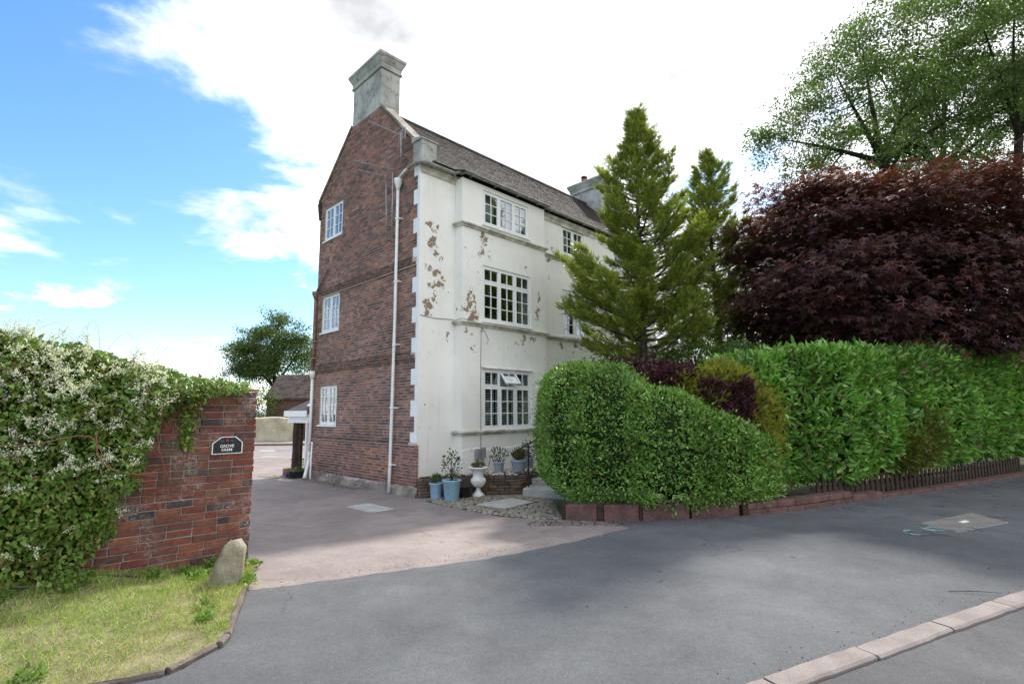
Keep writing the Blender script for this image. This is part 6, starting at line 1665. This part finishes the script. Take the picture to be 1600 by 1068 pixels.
# flower sprays
fP, fA, fN, fS = [], [], [], []; stem = MB(); ns = 0
while ns < 330:
    L, z = random.uniform(.95, 3.4), random.uniform(.35, 2.45)
    if L < lbound(z) + .02 or z > ztop(L) + .02: continue
    dens = .1 + .9 * np.clip((z - .9) / 1.1, 0, 1)
    if random.random() > dens: continue
    if lump(np.array([[L, 0, z]]), 2.6, 11)[0] < -.25: continue
    ns += 1
    b = Vector(wl_(-L, -float(bulge(np.array([L]), np.array([z]))[0]) * random.uniform(.9, 1.08), z))
    d = (Vector(outw) * random.uniform(.4, .9) + Vector((random.gauss(0, .5), random.gauss(0, .5), random.uniform(-.1, .9)))).normalized()
    ln = random.uniform(.1, .25); nbr = random.randint(4, 8)
    branches = [(b, b + d * ln)]
    for k in range(nbr):
        f = random.uniform(.1, .8); st_ = b + d * ln * f; dd = (d * .6 + Vector((random.gauss(0, .55), random.gauss(0, .55), random.gauss(.15, .5)))).normalized(); branches.append((st_, st_ + dd * ln * random.uniform(.3, .6)))
    for a0, a1 in branches:
        stem.tube([a0 - Vector(VO), a1 - Vector(VO)], [.0016, .0008], 3, cap=False)
        k = max(3, int((a1 - a0).length / .0075))
        for q in range(k):
            p = a0.lerp(a1, (q + random.random()) / k) + Vector((random.gauss(0, .005), random.gauss(0, .005), random.gauss(0, .005)))
            fP.append(tuple(p)); fA.append(tuple(norm(rnd(1))[0])); fN.append(tuple(norm(rnd(1))[0])); fS.append(random.uniform(.009, .017))
stem.build('flower_stalk', MT['bark'], vine)['kind'] = 'stuff'
fP = np.array(fP); m = len(fP)
o = scatter('blossom', T_DIA, fP - VO, np.array(fA), np.array(fN), np.array(fS), np.array(fS) * .85, palette(m, [(0.84, 0.84, 0.76), (0.88, 0.88, 0.82), (0.72, 0.74, 0.58)], .05), MT['petal'], vine); o['kind'] = 'stuff'
# long reddish stems and wispy shoots
MT['red_stem'] = pmat('red_stem', (0.2, 0.08, 0.06), (0.27, 0.13, 0.09), 20, .6)
mb = MB()
def vstem(pts, r): 
    P_ = [Vector(wl_(-a, -b, c)) - Vector(VO) for a, b, c in pts]; out_ = []
    for i in range(len(P_) - 1):
        p0, p1, p2, p3 = P_[max(0, i - 1)], P_[i], P_[i + 1], P_[min(len(P_) - 1, i + 2)]
        for q in range(4):
            t = q / 4; out_.append(.5 * ((2 * p1) + (p2 - p0) * t + (2 * p0 - 5 * p1 + 4 * p2 - p3) * t * t + (3 * p1 - p0 - 3 * p2 + p3) * t ** 3))
    out_.append(P_[-1]); mb.tube(out_, [r * (1 - .5 * i / len(out_)) for i in range(len(out_))], 5)
vstem([(2.4, .5, 1.42), (1.95, .52, 1.40), (1.55, .5, 1.46), (1.4, .48, 1.2), (1.25, .42, 1.1), (1.05, .3, 1.08), (.95, .2, 1.1)], .006)
vstem([(1.5, .5, 1.5), (1.46, .5, 1.25), (1.3, .46, 1.12), (1.0, .3, 1.05)], .005)
vstem([(1.0, .2, 1.5), (.95, .14, 1.3), (.9, .1, 1.12), (.84, .07, .98), (.8, .05, .9), (.85, .05, .86)], .006)
vstem([(1.02, .16, 1.42), (.93, .1, 1.2), (.88, .08, 1.02), (.9, .06, .88), (.98, .06, .84)], .005)
for k in range(26):
    L = random.uniform(.3, 3.2); z = float(ztop(L)) - .03; dx = random.uniform(-.3, .3); h = random.uniform(.08, .3); y = random.uniform(-.2, .25)
    vstem([(L, y, z), (L + dx * .3, y, z + h * .6), (L + dx * .7, y, z + h), (L + dx, y + .05, z + h * random.uniform(.7, 1.1))], .0022)
mb.build('stem', MT['red_stem'], vine)['kind'] = 'stuff'
mb = MB()
for pts in ([(2.3, .3, .3), (1.9, .25, .2), (1.5, .16, .22), (1.1, .08, .3)], [(2.0, .2, .35), (1.6, .18, .24), (1.3, .2, .16), (1.0, .3, .1)], [(2.5, .4, .34), (2.1, .42, .28), (1.7, .45, .2)]): vstem(pts, .016)
mb.build('woody_stem', MT['bark'], vine)['kind'] = 'stuff'

# ------------------------------------------------------------------ grass and weeds on the verge
n = 42000; u = rng.uniform(0, 1, n) ** .9 * .98; t = rng.uniform(.02, 1.0, n)
P = np.array([verge_pt(a, b) for a, b in zip(u, t)])
bare = lump(P, 3.3, 2) * .6 + lump(P, 8, 5) * .4; near = np.clip((t - .8) / .2, 0, 1)
keep = rng.uniform(0, 1, n) > np.clip(.1 + .5 * (bare > .25) + .45 * near * (u > .0), 0, .93); P, t, u, bare = P[keep], t[keep], u[keep], bare[keep]; n = len(P)
A = norm(rnd(n, .5) + np.array([0, 0, .75])); NN = norm(rnd(n) + np.array([0, 0, .1])); S = rng.uniform(.025, .07, n)
C = palette(n, [(0.23, 0.36, 0.06), (0.29, 0.42, 0.08), (0.19, 0.31, 0.06), (0.34, 0.42, 0.1)])
dry = rng.uniform(0, 1, n) < .08 + .38 * (lump(P, 2.2, 7) > .05) + .12 * (bare > 0); C[dry] = palette(int(dry.sum()), [(0.45, 0.4, 0.2), (0.52, 0.47, 0.27), (0.38, 0.35, 0.15)])
o = scatter('grass', T_BLADE, P, A, NN, S, np.full(n, .0045), C, MT['grass']); tag(o, 'patchy green and straw-coloured grass on the verge', 'grass', None, 'stuff')
wp, wa, wnn = [], [], []
for k in range(34):
    a = random.uniform(0, .75) ** 1.1; b = random.uniform(.03, .3) if k < 30 else random.uniform(.3, .95)
    c = np.array(verge_pt(a, b)); m = random.randint(40, 110); r = random.uniform(.06, .14)
    d = norm(rnd(m)); d[:, 2] = np.abs(d[:, 2]); wp.append(c + d * r * np.array([1, 1, .75]) * rng.uniform(.3, 1, (m, 1))); wa.append(norm(d + rnd(m, .4))); wnn.append(norm(rnd(m, .4) + np.array([0, 0, 1])))
P = np.concatenate(wp); n = len(P); S = rng.uniform(.02, .045, n)
o = scatter('weeds', T_HEART, P, np.concatenate(wa), np.concatenate(wnn), S, S * .8, palette(n, [(0.12, 0.21, 0.04), (0.15, 0.25, 0.05), (0.18, 0.28, 0.06)]), MT['leaf']); tag(o, 'leafy weeds along the foot of the garden wall', 'weeds', None, 'stuff')
# moss and weeds along the house foot and the drive edges
pts = []
for k in range(1500):
    q = random.random()
    if q < .4: s_, t_ = -random.uniform(.12, .4) - .12 * abs(random.gauss(0, 1)), random.uniform(2.2, 5.9); w = hw_(s_, t_)
    elif q < .7: w = hw_(-random.uniform(.3, 1.0), random.uniform(5.6, 7.4))
    else: w = (random.uniform(.2, 1.7), 0, 0); w = (w[0], 9.1 - .28 * w[0] - random.uniform(.0, .45), 0)
    pts.append((w[0], w[1], g(w[0], w[1]) + .004))
P = np.array(pts); n = len(P); S = rng.uniform(.02, .05, n)
br = P[:, 0] > 0; C = palette(n, [(0.1, 0.1, 0.03), (0.13, 0.11, 0.04), (0.08, 0.1, 0.025)]); C[br] = palette(int(br.sum()), [(0.1, 0.06, 0.035), (0.13, 0.085, 0.05), (0.07, 0.05, 0.03)])
o = scatter('leaf_litter', T_DIA, P, norm(rnd(n) * np.array([1, 1, .3])), norm(rnd(n, .3) + np.array([0, 0, 1])), S, S * .6, C, MT['leaf']); tag(o, 'moss, weeds and dead leaves along the house foot and hedge corner', 'litter', None, 'stuff')
# twigs blown over the footway
mb = MB()
for k in range(100):
    if k < 80: x, y = random.uniform(5.0, 12.5), 0; y = 7.0 + (x - 5) * .48 + random.uniform(-1.2, 1.7)
    else: x, y = random.uniform(-1.5, 5), random.uniform(4.5, 8)
    if k >= 80 and inside(x, y, COB): continue
    a = random.uniform(0, math.pi); ln = random.uniform(.04, .3) if k < 80 else random.uniform(.02, .08); z = g(x, y) + .011
    p0 = Vector((x, y, z)); p1 = p0 + Vector((math.cos(a) * ln * .5, math.sin(a) * ln * .5, .006)); p2 = p1 + Vector((math.cos(a + .4) * ln * .5, math.sin(a + .4) * ln * .5, -.004)); mb.tube([p0, p1, p2], [.003, .0026, .0015], 5)
    if ln > .15: mb.tube([p1, p1 + Vector((math.cos(a - .7) * ln * .3, math.sin(a - .7) * ln * .3, .004))], [.003, .0015], 4)
p0 = Vector((*kp(2.85, .3), .012)); p1 = Vector((*kp(3.15, .04), .026)); mb.tube([p0, (p0 + p1) / 2 + Vector((0, 0, .008)), p1], [.004, .0035, .002], 5)
o = mb.build('twig_litter', MT['bark']); tag(o, 'thin broken twigs scattered over the footway below the trees', 'twigs', None, 'stuff')

# grit and dead leaves gathered along the wall foot and the kerb
mb = MB()
for k in range(1500):
    if k < 900:
        s0 = random.uniform(.1, 12); q = hb(s0, -abs(random.gauss(0, .16)) - .012); x, y = q
    elif k < 1200: x, y = kp(random.uniform(-3, 9), abs(random.gauss(0, .12)) + .01)
    else: x, y = random.uniform(-2.4, 1.6), 0; y = 5.25 + (x + 2.45) * .62 + random.gauss(0, .1)
    r = random.uniform(.003, .009); a = random.uniform(0, 6); z = g(x, y) + .005; c = random.choice([(.5, .46, .4), (.25, .22, .18), (.7, .66, .6), (.3, .18, .1)])
    mb.add([(x + r * math.cos(a + i * 2.09), y + r * math.sin(a + i * 2.09), z) for i in range(3)] + [(x, y, z + r)], [(0, 1, 3), (1, 2, 3), (2, 0, 3)], c)
o = mb.build('grit', MT['gravel']); tag(o, 'fine grit gathered along the wall foot, the kerb and the drive joint', 'grit', None, 'stuff')

# things of one kind share a group
GROUPS = {'golden_cypress': 'conifers behind the hedge', 'locust_tree': 'tall trees behind the maple', 'background_tree': 'pale trees behind the maple', 'television_aerial': 'aerials on the gable',
          'golden_shrub': 'yellow-green shrubs in the hedges', 'barberry_shrub': 'dark purple shrubs in the hedges', 'potted_rose': 'pale blue buckets by the house', 'potted_herb': 'pale blue buckets by the house',
          'potted_succulent': 'grey pots on the terrace', 'potted_grass': 'grey pots on the terrace', 'potted_shrub': 'grey pots on the terrace', 'potted_bush': 'grey pots on the terrace'}
for o in col.objects:
    k = o.name.split('.')[0]
    if o.parent is None and k in GROUPS: o['group'] = GROUPS[k]
